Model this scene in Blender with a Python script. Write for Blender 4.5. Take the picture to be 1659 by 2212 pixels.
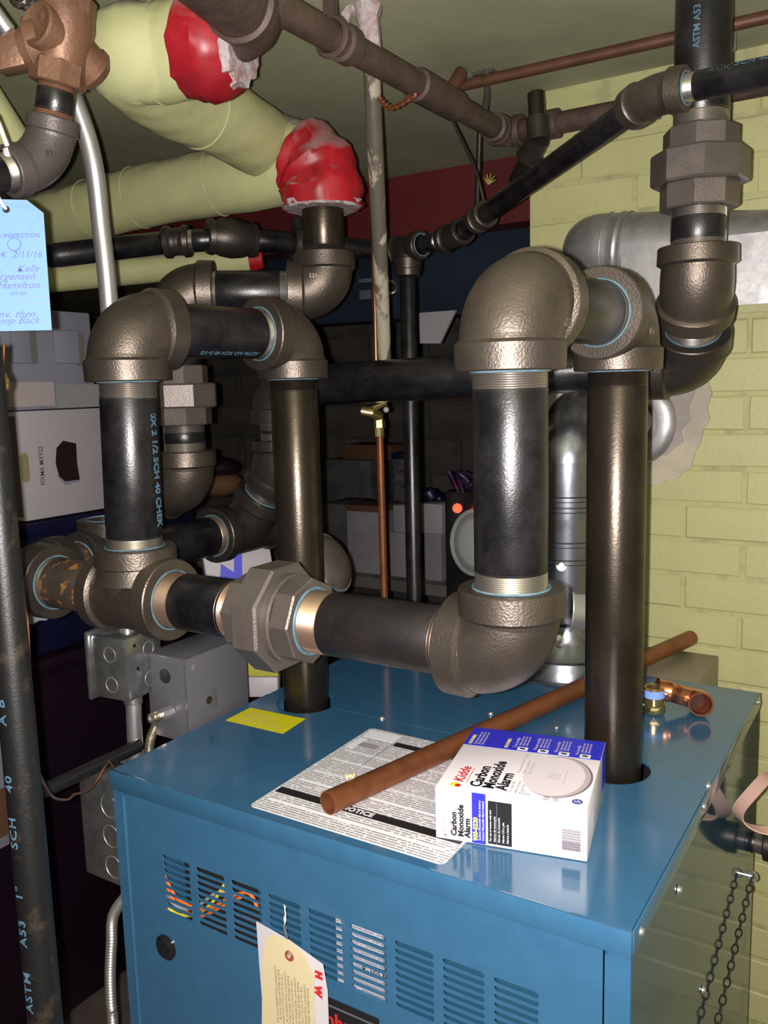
import bpy, bmesh, math, random
from mathutils import Vector as V, Matrix
random.seed(7)
sc = bpy.context.scene
for o in list(bpy.data.objects): bpy.data.objects.remove(o)
col = sc.collection
PI = math.pi

# ---------------------------------------------------------------- camera
F = 1867.38; PITCH = .1447; ROLL = -.0261; YAW = -.5623
O = V((.9116, -.7396, 1.5057))
cp, sp = math.cos(PITCH), math.sin(PITCH)
FW = V((math.sin(YAW)*cp, math.cos(YAW)*cp, -sp))
r_ = FW.cross(V((0, 0, 1))).normalized(); u_ = r_.cross(FW)
RT = r_*math.cos(ROLL) + u_*math.sin(ROLL); UP = -r_*math.sin(ROLL) + u_*math.cos(ROLL)
cd = bpy.data.cameras.new('camera'); cam = bpy.data.objects.new('camera', cd); col.objects.link(cam)
M = Matrix((RT, UP, -FW)).transposed().to_4x4(); M.translation = O
cam.matrix_world = M
cd.sensor_fit = 'AUTO'; cd.sensor_width = 36; cd.lens = 36*F/2212; cd.clip_start = .01
sc.camera = cam
# ---------------------------------------------------------------- world, light, exposure
w = bpy.data.worlds.new('world'); sc.world = w; w.use_nodes = True
w.node_tree.nodes['Background'].inputs[0].default_value = (.75, .72, .8, 1)
w.node_tree.nodes['Background'].inputs[1].default_value = .02
def lamp(name, loc, power, color, radius):
    l = bpy.data.lights.new(name, 'POINT'); l.energy = power; l.color = color; l.shadow_soft_size = radius
    o = bpy.data.objects.new(name, l); o.location = loc; col.objects.link(o); return o
lamp('phone_flash', O - RT*.016 + FW*.004, 95, (1, .95, .93), .004)
lamp('warm_point_light', (1.5, -1.3, 1.95), 9, (1, .85, .6), .05)  # weak warm point light above and behind the camera
sc.view_settings.view_transform = 'Standard'; sc.view_settings.look = 'None'
sc.view_settings.gamma = 1; sc.view_settings.use_curve_mapping = False
sc.view_settings.exposure = 0

def at(px, py, ax, val):
    """point on the ray through a photo pixel where it meets the plane x/y/z = val (or at depth d = val)"""
    d = FW + RT*((px-829.5)/F) - UP*((py-1106)/F)
    if ax == 'd': return O + d*val
    i = 'xyz'.index(ax); return O + d*((val-O[i])/d[i])

# ---------------------------------------------------------------- materials
def mat(name, c1, rough=.5, metal=0, c2=None, scale=20, bump=0, bscale=None, emit=None, spec=.5, coat=0, rough2=None, contrast=(.4, .6), stretch=None, alpha=1, c3=None, trans=0, dust=None):
    m = bpy.data.materials.new(name); m.use_nodes = True; nt = m.node_tree; N = nt.nodes; L = nt.links
    b = N['Principled BSDF']
    b.inputs['Base Color'].default_value = (*c1, 1); b.inputs['Roughness'].default_value = rough
    b.inputs['Metallic'].default_value = metal; b.inputs['Specular IOR Level'].default_value = spec
    b.inputs['Coat Weight'].default_value = coat; b.inputs['Coat Roughness'].default_value = .1
    b.inputs['Alpha'].default_value = alpha; b.inputs['Transmission Weight'].default_value = trans
    tc = N.new('ShaderNodeTexCoord'); mp = N.new('ShaderNodeMapping'); L.new(tc.outputs['Object'], mp.inputs[0])
    if stretch: mp.inputs['Scale'].default_value = stretch
    if c2 or rough2 is not None:
        n = N.new('ShaderNodeTexNoise'); n.inputs['Scale'].default_value = scale; n.inputs['Detail'].default_value = 6; n.inputs['Roughness'].default_value = .65
        L.new(mp.outputs[0], n.inputs['Vector'])
        r = N.new('ShaderNodeValToRGB'); r.color_ramp.elements[0].position = contrast[0]; r.color_ramp.elements[1].position = contrast[1]
        L.new(n.outputs['Fac'], r.inputs[0])
        if c2:
            mx = N.new('ShaderNodeMix'); mx.data_type = 'RGBA'; L.new(r.outputs[0], mx.inputs[0])
            mx.inputs[6].default_value = (*c1, 1); mx.inputs[7].default_value = (*c2, 1); out = mx.outputs[2]
            if c3:
                n3 = N.new('ShaderNodeTexNoise'); n3.inputs['Scale'].default_value = scale*2.3; n3.inputs['Detail'].default_value = 4
                L.new(tc.outputs['Object'], n3.inputs['Vector'])
                r3 = N.new('ShaderNodeValToRGB'); r3.color_ramp.elements[0].position = .58; r3.color_ramp.elements[1].position = .63; L.new(n3.outputs['Fac'], r3.inputs[0])
                m3 = N.new('ShaderNodeMix'); m3.data_type = 'RGBA'; L.new(r3.outputs[0], m3.inputs[0]); L.new(out, m3.inputs[6]); m3.inputs[7].default_value = (*c3, 1); out = m3.outputs[2]
            L.new(out, b.inputs['Base Color'])
        if rough2 is not None:
            mr = N.new('ShaderNodeMapRange'); L.new(n.outputs['Fac'], mr.inputs[0]); mr.inputs[1].default_value = .3; mr.inputs[2].default_value = .7
            mr.inputs[3].default_value = rough; mr.inputs[4].default_value = rough2; L.new(mr.outputs[0], b.inputs['Roughness'])
    if bump:
        n = N.new('ShaderNodeTexNoise'); n.inputs['Scale'].default_value = bscale or scale*4; n.inputs['Detail'].default_value = 4
        L.new(mp.outputs[0], n.inputs['Vector'])
        bp = N.new('ShaderNodeBump'); bp.inputs['Strength'].default_value = bump; bp.inputs['Distance'].default_value = .002
        L.new(n.outputs['Fac'], bp.inputs['Height']); L.new(bp.outputs[0], b.inputs['Normal'])
    if dust:      # settled dust on whatever faces up
        cur = b.inputs['Base Color'].links[0].from_socket if b.inputs['Base Color'].links else None
        g = N.new('ShaderNodeNewGeometry'); sx = N.new('ShaderNodeSeparateXYZ'); L.new(g.outputs['Normal'], sx.inputs[0])
        dn = N.new('ShaderNodeTexNoise'); dn.inputs['Scale'].default_value = 25; L.new(tc.outputs['Object'], dn.inputs['Vector'])
        ad = N.new('ShaderNodeMath'); ad.operation = 'ADD'; L.new(sx.outputs[2], ad.inputs[0]); L.new(dn.outputs['Fac'], ad.inputs[1])
        mr = N.new('ShaderNodeMapRange'); L.new(ad.outputs[0], mr.inputs[0]); mr.inputs[1].default_value = dust[1]; mr.inputs[2].default_value = dust[1]+.35; mr.inputs[4].default_value = dust[2]
        md = N.new('ShaderNodeMix'); md.data_type = 'RGBA'; L.new(mr.outputs[0], md.inputs[0])
        if cur: L.new(cur, md.inputs[6])
        else: md.inputs[6].default_value = (*c1, 1)
        md.inputs[7].default_value = (*dust[0], 1); L.new(md.outputs[2], b.inputs['Base Color'])
    if emit:
        b.inputs['Emission Color'].default_value = (*emit[0], 1); b.inputs['Emission Strength'].default_value = emit[1]
    return m
def print_mat(name, base, ink, rows, axis=1, dens=.45, words=60, rough=.45):
    """paper with rows of illegible fine print"""
    m = mat(name, base, rough); nt = m.node_tree; N = nt.nodes; L = nt.links; b = N['Principled BSDF']
    tc = N.new('ShaderNodeTexCoord'); sx = N.new('ShaderNodeSeparateXYZ'); L.new(tc.outputs['Object'], sx.inputs[0])
    def mth(op, a, bb):
        k = N.new('ShaderNodeMath'); k.operation = op
        for i, q in enumerate((a, bb)):
            if isinstance(q, (int, float)): k.inputs[i].default_value = q
            else: L.new(q, k.inputs[i])
        return k.outputs[0]
    v = mth('MULTIPLY', sx.outputs[axis], rows); fr = mth('FRACT', v, 0); fl = mth('FLOOR', v, 0)
    row = mth('GREATER_THAN', fr, 1-dens)
    cx = N.new('ShaderNodeCombineXYZ'); L.new(mth('MULTIPLY', sx.outputs[0 if axis else 1], words), cx.inputs[0]); L.new(mth('MULTIPLY', fl, 7.3), cx.inputs[1])
    n = N.new('ShaderNodeTexNoise'); n.inputs['Scale'].default_value = 3; n.inputs['Detail'].default_value = 3; L.new(cx.outputs[0], n.inputs['Vector'])
    wd = mth('GREATER_THAN', n.outputs['Fac'], .43)
    f = mth('MULTIPLY', mth('MULTIPLY', row, wd), .85)
    mx = N.new('ShaderNodeMix'); mx.data_type = 'RGBA'; L.new(f, mx.inputs[0]); mx.inputs[6].default_value = (*base, 1); mx.inputs[7].default_value = (*ink, 1)
    L.new(mx.outputs[2], b.inputs['Base Color']); return m
m_wall = mat('painted_brick', (.46, .445, .21), .55, 0, (.425, .41, .19), 7, .45, 90, contrast=(.3, .7))
m_mortar = mat('painted_mortar', (.42, .41, .185), .6, 0, (.30, .29, .15), 22, .5, 70, contrast=(.5, .66))
m_ceil = mat('ceiling_paint', (.36, .365, .225), .75, 0, (.29, .30, .185), 3, .3, 160)
m_patch = mat('patch_mortar', (.50, .44, .33), .9, 0, (.38, .34, .28), 14, .7, 60)
m_floor = mat('floor_concrete', (.12, .09, .075), .8, 0, (.07, .05, .045), 4, .4, 60)
m_dark = mat('dark_block', (.16, .145, .125), .9, 0, (.1, .09, .08), 5, .5, 40)
m_room = mat('room_wall', (.2, .19, .15), .9, 0, (.15, .14, .11), 3)
m_red = mat('red_beam', (.11, .010, .009), .6, 0, (.08, .008, .008), 4, .2)
m_bluebeam = mat('blue_beam', (.022, .034, .055), .35, 0, (.016, .024, .040), 4, .1)
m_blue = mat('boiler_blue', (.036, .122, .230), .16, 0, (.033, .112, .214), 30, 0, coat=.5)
m_blue_shaded = mat('boiler_blue_shaded', (.020, .070, .125), .07, 0, (.018, .062, .110), 30, 0, spec=.38)  # same boiler paint; the dimmer look of this side is put into its colour
m_blue_in = mat('boiler_inner', (.02, .08, .14), .4)
m_black_in = mat('inner_black', (.02, .02, .02), .6)
m_iron = mat('cast_iron', (.145, .117, .096), .33, .78, (.088, .072, .060), 9, .30, 420, rough2=.47, spec=.6)
m_union = mat('union_iron', (.155, .130, .116), .42, .55, (.125, .105, .094), 16, .22, 420)
m_irond = mat('dark_iron', (.075, .062, .054), .33, .7, (.050, .042, .037), 12, .22, 400, rough2=.45)
m_black = mat('black_pipe', (.0045, .0042, .0055), .27, .1, (.012, .011, .014), 26, .14, 500, rough2=.37, spec=.7)
m_mill = mat('mill_steel', (.072, .056, .042), .25, .8, (.044, .035, .027), 14, .10, 320, rough2=.37)
m_hdr = mat('header_steel', (.036, .029, .028), .33, .5, (.020, .017, .018), 14, .15, 300, rough2=.45)
m_rusty = mat('rusty_pipe', (.055, .045, .04), .45, .3, (.09, .06, .04), 26, .5, 90, c3=(.36, .15, .04))
m_oldpipe = mat('old_brown_pipe', (.095, .062, .048), .55, .2, (.062, .042, .033), 22, .6, 80)
m_thread = mat('bright_thread', (.50, .46, .43), .3, .95)
m_cuthread = mat('brown_thread', (.52, .36, .27), .32, .9)
m_seal = mat('blue_sealant', (.11, .19, .24), .55, 0, (.07, .12, .15), 60)
m_tape = mat('blue_tape', (.22, .36, .85), .5)
m_galv = mat('galvanized', (.50, .485, .485), .38, .75, (.36, .35, .355), 34, .12, 60, rough2=.5)
m_flue = mat('flue_steel', (.36, .37, .42), .20, .95, (.27, .28, .32), 20, .1, 30, rough2=.32)
m_emt = mat('conduit_steel', (.72, .72, .76), .33, .9)
m_boxst = mat('box_steel', (.36, .365, .37), .28, .85, (.25, .255, .26), 30)
m_grey = mat('grey_enamel', (.115, .113, .128), .38, .1)
m_copper = mat('dull_copper', (.26, .088, .038), .42, .55, (.18, .062, .024), 18, .1, 60)
m_copold = mat('old_copper', (.14, .062, .036), .5, .4, (.10, .045, .03), 20)
m_copbr = mat('bright_copper', (.72, .30, .16), .22, .95)
m_brass = mat('brass', (.75, .58, .25), .22, .95)
m_bronze = mat('bronze_valve', (.19, .098, .056), .48, .35, (.14, .072, .042), 16, .4, 160)
m_ins = mat('painted_canvas', (.46, .465, .22), .7, 0, (.41, .415, .205), 7, .7, 26, dust=((.23, .19, .17), 1.05, .8))
m_redcap = mat('red_jacket', (.40, .010, .018), .42, 0, (.24, .008, .014), 9, .9, 24, stretch=(1, 1, .35), dust=((.34, .20, .19), .85, .85))
m_glass = mat('glass_wool', (.42, .38, .38), .95, 0, (.28, .17, .17), 60, 1, 200)
m_white = mat('white_card', (.40, .37, .39), .5)
m_whited = mat('white_foam', (.23, .23, .28), .7, 0, (.20, .20, .25), 5)
m_whitebox = mat('white_gloss_card', (.80, .74, .78), .35)
m_navy = mat('navy_plastic', (.006, .007, .030), .35)
m_purple = mat('maroon_plastic', (.010, .0035, .010), .4)
m_card = mat('brown_card', (.10, .045, .02), .8)
m_ink = mat('ink_black', (.012, .012, .014), .5)
m_inkb = mat('ink_blue', (.03, .03, .55), .45)
m_inkv = mat('ink_violet', (.10, .09, .35), .6)
m_inkr = mat('ink_red', (.55, .02, .02), .5)
m_inkg = mat('ink_grey', (.33, .30, .33), .5)
m_inkd = mat('ink_barcode', (.10, .08, .11), .5)
m_inky = mat('ink_yellow', (.85, .75, .05), .5)
m_inkw = mat('ink_white', (.8, .8, .85), .5)
m_stencil = mat('stencil_paint', (.06, .13, .20), .7)
m_yellow = mat('yellow_label', (.75, .68, .01), .5, 0, (.68, .62, .01), 60)
m_bluetag = mat('blue_tag', (.145, .26, .46), .7, spec=.2)
m_manila = print_mat('manila_tag', (.62, .52, .32), (.25, .2, .1), 260, axis=0, words=120)
m_manilap = mat('manila_plain', (.62, .52, .32), .6)
m_notice = print_mat('notice_paper', (.72, .70, .72), (.2, .2, .22), 210, axis=1, words=70)
m_inlabel = print_mat('inner_label', (.5, .5, .55), (.15, .15, .2), 300, axis=2, words=60)
m_pink = mat('pink_strap', (.60, .38, .32), .5)
m_string = mat('string', (.6, .55, .55), .7)
m_orange = mat('orange_wire', (.8, .16, .02), .4)
m_yelw = mat('yellow_wire', (.75, .62, .05), .4)
m_greyw = mat('grey_wire', (.35, .35, .35), .4)
m_rubber = mat('black_plastic', (.012, .012, .014), .18)
m_led = mat('red_led', (.8, .05, .02), .4, emit=((1, .03, .015), 6))
m_paint = mat('old_white_paint', (.105, .092, .072), .4, .1, (.40, .36, .27), 22, .5, 60, stretch=(1, 1, .25), contrast=(.5, .56))
m_clear = mat('clear_plastic', (.5, .52, .5), .08, 0, alpha=.28)

# ---------------------------------------------------------------- mesh builder
def frame(a):
    a = V(a).normalized(); h = V((0, 0, 1)) if abs(a.z) < .9 else V((1, 0, 0))
    u = h.cross(a).normalized(); return u, a.cross(u), a
class B:
    def __init__(s): s.v = []; s.f = []
    def add(s, vs, fs):
        n = len(s.v); s.v += [V(p) for p in vs]; s.f += [tuple(i+n for i in f) for f in fs]; return s
    def lathe(s, prof, P, axis, n=32, rot=0, caps=False):
        u, v, a = frame(axis); P = V(P); vs = []; fs = []
        for (t, r) in prof:
            for k in range(n):
                an = 2*PI*k/n + rot; vs.append(P + a*t + (u*math.cos(an) + v*math.sin(an))*r)
        for i in range(len(prof)-1):
            for k in range(n): fs.append((i*n+k, i*n+(k+1) % n, (i+1)*n+(k+1) % n, (i+1)*n+k))
        if caps: fs.append(tuple(range(n))[::-1]); fs.append(tuple((len(prof)-1)*n+k for k in range(n)))
        return s.add(vs, fs)
    def cyl(s, P, Q, r, n=24, bev=.0):
        P, Q = V(P), V(Q); L = (Q-P).length
        pr = [(0, r), (L, r)] if not bev else [(0, r-bev), (bev, r), (L-bev, r), (L, r-bev)]
        return s.lathe(pr, P, Q-P, n, caps=True)
    def sweep(s, pts, r, n=20, caps=True, wob=None):
        pts = [V(p) for p in pts]; R = r if isinstance(r, (list, tuple)) else [r]*len(pts)
        t0 = (pts[1]-pts[0]).normalized(); u, v, _ = frame(t0); vs = []; fs = []
        for i, p in enumerate(pts):
            t = (pts[min(i+1, len(pts)-1)] - pts[max(i-1, 0)]).normalized()
            u = (u - t*u.dot(t)).normalized(); v = t.cross(u)
            for k in range(n):
                an = 2*PI*k/n; rr = R[i]*(1 + (wob(i, k) if wob else 0)); vs.append(p + (u*math.cos(an) + v*math.sin(an))*rr)
        m = len(pts)
        for i in range(m-1):
            for k in range(n): fs.append((i*n+k, i*n+(k+1) % n, (i+1)*n+(k+1) % n, (i+1)*n+k))
        if caps: fs.append(tuple(range(n))[::-1]); fs.append(tuple((m-1)*n+k for k in range(n)))
        return s.add(vs, fs)
    def box(s, lo, hi, bev=0, mtx=None):
        bm = bmesh.new(); bmesh.ops.create_cube(bm, size=1)
        lo, hi = V(lo), V(hi); d = hi-lo; c = (lo+hi)/2
        for q in bm.verts: q.co = V((q.co.x*d.x, q.co.y*d.y, q.co.z*d.z)) + c
        if bev: bmesh.ops.bevel(bm, geom=bm.edges[:]+bm.verts[:], offset=bev, segments=2, profile=.5, affect='EDGES')
        bm.verts.index_update(); vs = [q.co.copy() for q in bm.verts]; fs = [[q.index for q in f.verts] for f in bm.faces]; bm.free()
        if mtx: vs = [mtx @ q for q in vs]
        return s.add(vs, fs)
    def slab(s, pts, n):
        """polygon pts extruded by vector n"""
        n = V(n); k = len(pts); vs = [V(p) for p in pts] + [V(p)+n for p in pts]
        return s.add(vs, [tuple(range(k))[::-1], tuple(range(k, 2*k))] + [(i, (i+1) % k, k+(i+1) % k, k+i) for i in range(k)])
    def torus(s, C, axis, R, r, n=32, m=8):
        u, v, a = frame(axis); vs = []; fs = []; C = V(C)
        for i in range(n):
            d = u*math.cos(2*PI*i/n)+v*math.sin(2*PI*i/n)
            for j in range(m): vs.append(C + d*(R+r*math.cos(2*PI*j/m)) + a*r*math.sin(2*PI*j/m))
        for i in range(n):
            for j in range(m): fs.append((i*m+j, i*m+(j+1) % m, ((i+1) % n)*m+(j+1) % m, ((i+1) % n)*m+j))
        return s.add(vs, fs)
    def ball(s, C, r, n=12, sc_=(1, 1, 1)):
        vs = []; fs = []; C = V(C); h = n//2
        for i in range(h+1):
            th = PI*i/h
            for k in range(n): vs.append(C + V((math.sin(th)*math.cos(2*PI*k/n)*sc_[0], math.sin(th)*math.sin(2*PI*k/n)*sc_[1], math.cos(th)*sc_[2]))*r)
        for i in range(h):
            for k in range(n): fs.append((i*n+k, (i+1)*n+k, (i+1)*n+(k+1) % n, i*n+(k+1) % n))
        return s.add(vs, fs)
    def obj(s, name, m, parent=None, angle=38, local=False, flat=False):
        me = bpy.data.meshes.new(name); vs = s.v; o = bpy.data.objects.new(name, me)
        if parent is not None:
            if not local:
                inv = parent['_w'] if False else WORLD[parent.name].inverted(); vs = [inv @ p for p in vs]
            WORLD[o.name] = WORLD[parent.name]; o.parent = parent
        else:
            c = V((sum(p.x for p in vs)/len(vs), sum(p.y for p in vs)/len(vs), min(p.z for p in vs)))
            vs = [p-c for p in vs]; o.location = c; WORLD[o.name] = Matrix.Translation(c)
        me.from_pydata([tuple(p) for p in vs], [], s.f)
        bm = bmesh.new(); bm.from_mesh(me); bmesh.ops.remove_doubles(bm, verts=bm.verts, dist=1e-6)
        bmesh.ops.recalc_face_normals(bm, faces=bm.faces)
        an = math.radians(angle)
        for e in bm.edges: e.smooth = len(e.link_faces) == 2 and e.calc_face_angle(0) < an
        for f in bm.faces: f.smooth = not flat
        bm.to_mesh(me); bm.free()
        if m: me.materials.append(m)
        col.objects.link(o); return o
WORLD = {}
def tag(o, label=None, cat=None, group=None, kind=None):
    for k, q in (('label', label), ('category', cat), ('group', group), ('kind', kind)):
        if q: o[k] = q
    return o
def thing(name, label, cat, loc=(0, 0, 0), mtx=None, group=None):
    o = bpy.data.objects.new(name, None); o.empty_display_size = .02; col.objects.link(o)
    mm = mtx if mtx is not None else Matrix.Translation(V(loc)); o.matrix_world = mm; WORLD[o.name] = mm
    return tag(o, label, cat, group)
def struct(o): o['kind'] = 'structure'; return o
def bez(pts, n=10):
    """smooth path through points"""
    P = [V(p) for p in pts]; P = [P[0]*2-P[1]] + P + [P[-1]*2-P[-2]]; out = []
    for i in range(1, len(P)-2):
        for k in range(n):
            t = k/n; a, b, c, d = P[i-1:i+3]
            out.append(.5*((2*b)+(c-a)*t+(2*a-5*b+4*c-d)*t*t+(3*b-a-3*c+d)*t**3))
    out.append(P[-2]); return out
def arc(C, A, D, L, n=14):
    """circular fillet between the arms C+A*L and C+D*L"""
    A, D = V(A).normalized(), V(D).normalized(); P0 = C+A*L; P2 = C+D*L
    half = math.acos(max(-1, min(1, A.dot(D))))/2; wt = math.sin(half); out = []
    for i in range(n+1):
        t = i/n; b0, b1, b2 = (1-t)**2, 2*t*(1-t)*wt, t*t; out.append((P0*b0+C*b1+P2*b2)/(b0+b1+b2))
    return out
RP = .0365                                        # outer radius of the big pipes
def collar(b, P, axis, r, cw, cr, br):
    """band of a threaded fitting: face at P, axis pointing out of the fitting"""
    b.lathe([(-cw-.007, br), (-cw-.002, br+.001), (-cw, cr-.001), (-cw+.0015, cr+.0008), (-cw+.0045, cr+.0006), (-.0014, cr), (0, cr-.0014), (0, r+.0012), (-.012, r+.0006)], P, axis, 40)
def elbow(root, C, A, D, m=None, r=RP, L=.066, cw=.027, cr=None, br=None, name='elbow_fitting', seal=(1, 1)):
    m = m or m_iron; C = V(C); A = V(A).normalized(); D = V(D).normalized()
    cr = cr or r*1.46; br = br or r*1.33; b = B()
    pts = arc(C, A, D, L-cw*.8); n = len(pts)
    b.sweep(pts, [br*(1+.035*math.sin(PI*i/(n-1))) for i in range(n)], 36, caps=False)
    collar(b, C+A*L, A, r, cw, cr, br); collar(b, C+D*L, D, r, cw, cr, br)
    # parting-line rib and cast mark
    nrm = A.cross(D).normalized()
    o = b.obj(name, m, root)
    for k, (X, s_) in enumerate(((A, seal[0]), (D, seal[1]))):
        if s_: B().torus(C+X*(L+.0004), X, r+.0018, .0014, 36, 6).obj('sealant_ring', m_seal, o)
    k = B()
    side = nrm if nrm.dot(O-C) > 0 else -nrm
    kc = C + (A+D)*(L*.33) + side*(br*1.0)
    u, v, a = frame(side)
    for i in range(3): k.box((-.0012+.005*i-.004, -.004, -.0012), (.0012+.005*i-.004, .004, .0012), 0, Matrix.Translation(kc) @ Matrix((u, v, a)).transposed().to_4x4())
    k.obj('cast_mark', m, o)
    return o
def tee(root, C, A, D, m=None, r=RP, L=.066, cw=.024, name='tee_fitting', ends=(1, 1, 1)):
    m = m or m_iron; C = V(C); A = V(A).normalized(); D = V(D).normalized(); cr = r*1.46; br = r*1.30
    b = B(); b.cyl(C-A*(L-cw), C+A*(L-cw), br, 36); b.cyl(C, C+D*(L-cw), br, 36)
    b.lathe([(0, br*1.22), (.015, br*1.1), (.032, br)], C+D*.022, D, 36)
    for X in (A, -A, D): collar(b, C+X*L, X, r, cw, cr, br)
    o = b.obj(name, m, root)
    for X in (A, -A, D): B().torus(C+X*(L+.0004), X, r+.0018, .0014, 36, 6).obj('sealant_ring', m_seal, o)
    return o
def pipe(root, P, Q, m, r=RP, t0=0, t1=0, name='pipe', mt=None, ins=.012):
    """straight pipe between two fitting faces; t0/t1 = length of bare thread in view at each end"""
    P, Q = V(P), V(Q); a = (Q-P).normalized(); L = (Q-P).length
    o = B().lathe([(-ins, r-.001), (t0, r-.001), (t0+.002, r), (L-t1-.002, r), (L-t1, r-.001), (L+ins, r-.001)], P, a, 40, caps=True).obj(name, m, root)
    for (X, d, t) in ((P, a, t0), (Q, -a, t1)):
        if t:
            pr = []; k = 0; x = -.004
            while x < t: pr += [(x, r-.0009), (x+.0007, r-.0001)]; x += .0022
            pr.append((t+.001, r-.0009)); pr.append((t+.0025, r+.0002))
            B().lathe(pr, X, d, 40).obj('pipe_thread', mt or m_thread, o)
    return o
def hexr(b, P, axis, t0, t1, R, n=8, rot=0, bev=.002):
    b.lathe([(t0, R-bev), (t0+bev, R), (t1-bev, R), (t1, R-bev)], P, axis, n, rot, caps=True)
def union(root, C, A, m=None, s=1, n=8, rot=.2):
    """three-piece union centred at C along A"""
    m = m or m_union; C = V(C); A = V(A).normalized()
    t = thing_part = B(); hexr(t, C, A, -.052*s, -.022*s, .050*s, n, rot+.2); a = t.obj('union_end', m, root, 20)
    t = B(); hexr(t, C, A, -.024*s, .014*s, .0665*s, n, rot, .003); t.obj('union_nut', m, root, 20)
    t = B(); t.lathe([(.014*s, .053*s), (.022*s, .053*s), (.024*s, .050*s)], C, A, 36); hexr(t, C, A, .022*s, .050*s, .051*s, n, rot+.35); t.obj('union_body', m, root, 20)
    B().torus(C+A*(.0505*s), A, RP*s+.0018, .002, 36, 6).obj('sealant_ring', m_seal, a)
    return a
FONTC = {}
def text(root, name, s, size, mtx, m, align='LEFT', bold=0, shear=0, sx=1, cyl=None, ext=.0001, space=1):
    """flat lettering: mtx maps text x,y plane to world; cyl = (point, axis, radius) wraps it on a pipe"""
    c = bpy.data.curves.new(name, 'FONT'); c.body = s; c.size = size; c.align_x = align; c.align_y = 'CENTER'; c.offset = bold; c.shear = shear
    c.extrude = ext; c.resolution_u = 2; c.space_character = space
    o = bpy.data.objects.new('tmp', c); col.objects.link(o); bpy.context.view_layer.update()
    me = bpy.data.meshes.new_from_object(o.evaluated_get(bpy.context.evaluated_depsgraph_get()))
    vs = [v.co.copy() for v in me.vertices]; fs = [tuple(p.vertices) for p in me.polygons]
    bpy.data.objects.remove(o); bpy.data.curves.remove(c); bpy.data.meshes.remove(me)
    out = []
    for p in vs:
        p.x *= sx
        if cyl:
            Pc, ax, R, dirn = cyl      # x along axis, y around
            ax = V(ax).normalized(); d = V(dirn); d = (d-ax*d.dot(ax)).normalized(); e = d.cross(ax)
            an = p.y/R; out.append(V(Pc)+ax*p.x+(d*math.cos(an)+e*math.sin(an))*(R+.0003+p.z))
        else: out.append(mtx @ p)
    b = B(); b.add(out, fs); return b.obj(name, m, root, flat=True)
def mtx(o, x, y):
    x = V(x).normalized(); y = V(y).normalized(); z = x.cross(y).normalized(); y = z.cross(x)
    m = Matrix((x, y, z)).transposed().to_4x4(); m.translation = V(o); return m
def scribble(b, o, ux, uy, L, h, r=.0003, seed=1):
    rnd = random.Random(seed); pts = []; n = int(L/h*2.2)
    for i in range(n*4):
        t = i/(n*4); k = h*(.5*math.sin(i*PI/2*1.0+rnd.random()*.6)+(.7 if rnd.random() < .1 else 0)-(.6 if rnd.random() < .08 else 0))
        pts.append(V(o)+V(ux)*(L*t+h*.35*math.cos(i*PI/2))+V(uy)*k*(.6+.5*rnd.random()))
    b.sweep(bez(pts, 3), r, 4)
def poly_plate(name, outer, holes, z0, th, m, parent, plane='xz', at_=0):
    """flat sheet with holes via a filled 2D curve, laid in the given plane"""
    c = bpy.data.curves.new('tmp', 'CURVE'); c.dimensions = '2D'; c.fill_mode = 'BOTH'; c.extrude = th/2
    for L in [outer]+holes:
        sp_ = c.splines.new('POLY'); sp_.points.add(len(L)-1); sp_.use_cyclic_u = True
        for q, (x, y) in zip(sp_.points, L): q.co = (x, y, 0, 1)
    o = bpy.data.objects.new('tmp', c); col.objects.link(o); bpy.context.view_layer.update()
    me = bpy.data.meshes.new_from_object(o.evaluated_get(bpy.context.evaluated_depsgraph_get()))
    vs = [v.co.copy() for v in me.vertices]; fs = [tuple(p.vertices) for p in me.polygons]
    bpy.data.objects.remove(o); bpy.data.curves.remove(c); bpy.data.meshes.remove(me)
    b = B()
    b.add([V((p.x, at_+p.z, p.y)) if plane == 'xz' else V((p.x, p.y, at_+p.z)) for p in vs], fs)
    return b.obj(name, m, parent, 25)

# ================================================================= SETTING
CZ = 2.057
struct(B().box((-6, -3.2, CZ), (3.2, 6.2, CZ+.12)).obj('ceiling', m_ceil))
struct(B().box((-6, -3.2, -.12), (3.2, 6.2, 0)).obj('floor', m_floor))
struct(B().box((-6.1, -3.2, 0), (-6, 6.2, CZ)).obj('wall_left', m_room))
struct(B().box((3.2, -3.2, 0), (3.3, 6.2, CZ)).obj('wall_right', m_wall))
struct(B().box((-6, -3.3, 0), (3.2, -3.2, CZ)).obj('wall_front', m_room))
WX0, WY = .219, .92
wb = struct(B().box((WX0+.004, WY+.0034, 0), (3.2, WY+.22, CZ)).obj('wall_back', m_mortar))
def brick_mesh(seed, L, H):
    rnd = random.Random(seed); b = B(); n = 4; fr = []
    hx, hz = L/2-.0028, H/2-.0028
    vs = [(-hx, .0042, -hz), (hx, .0042, -hz), (hx, .0042, hz), (-hx, .0042, hz)]
    j = lambda s: rnd.uniform(-s, s)
    e = .0035
    vs += [(-hx+e+j(.0015), .0012+j(.0003), -hz+e+j(.001)), (hx-e+j(.0015), .0012+j(.0003), -hz+e+j(.001)), (hx-e+j(.0015), .0012+j(.0003), hz-e+j(.001)), (-hx+e+j(.0015), .0012+j(.0003), hz-e+j(.001))]
    fs = [(0, 1, 5, 4), (1, 2, 6, 5), (2, 3, 7, 6), (3, 0, 4, 7), (4, 5, 6, 7)]
    me = bpy.data.meshes.new('brick'); me.from_pydata(vs, [], fs); me.update()
    me.materials.append(m_wall); return me
BH, BL = .0677, .209
bms = [brick_mesh(i, BL, BH) for i in range(6)]; bmh = [brick_mesh(20+i, BL/2, BH) for i in range(2)]
iw = WORLD[wb.name].inverted()
nz = int(CZ/BH)+1
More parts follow.
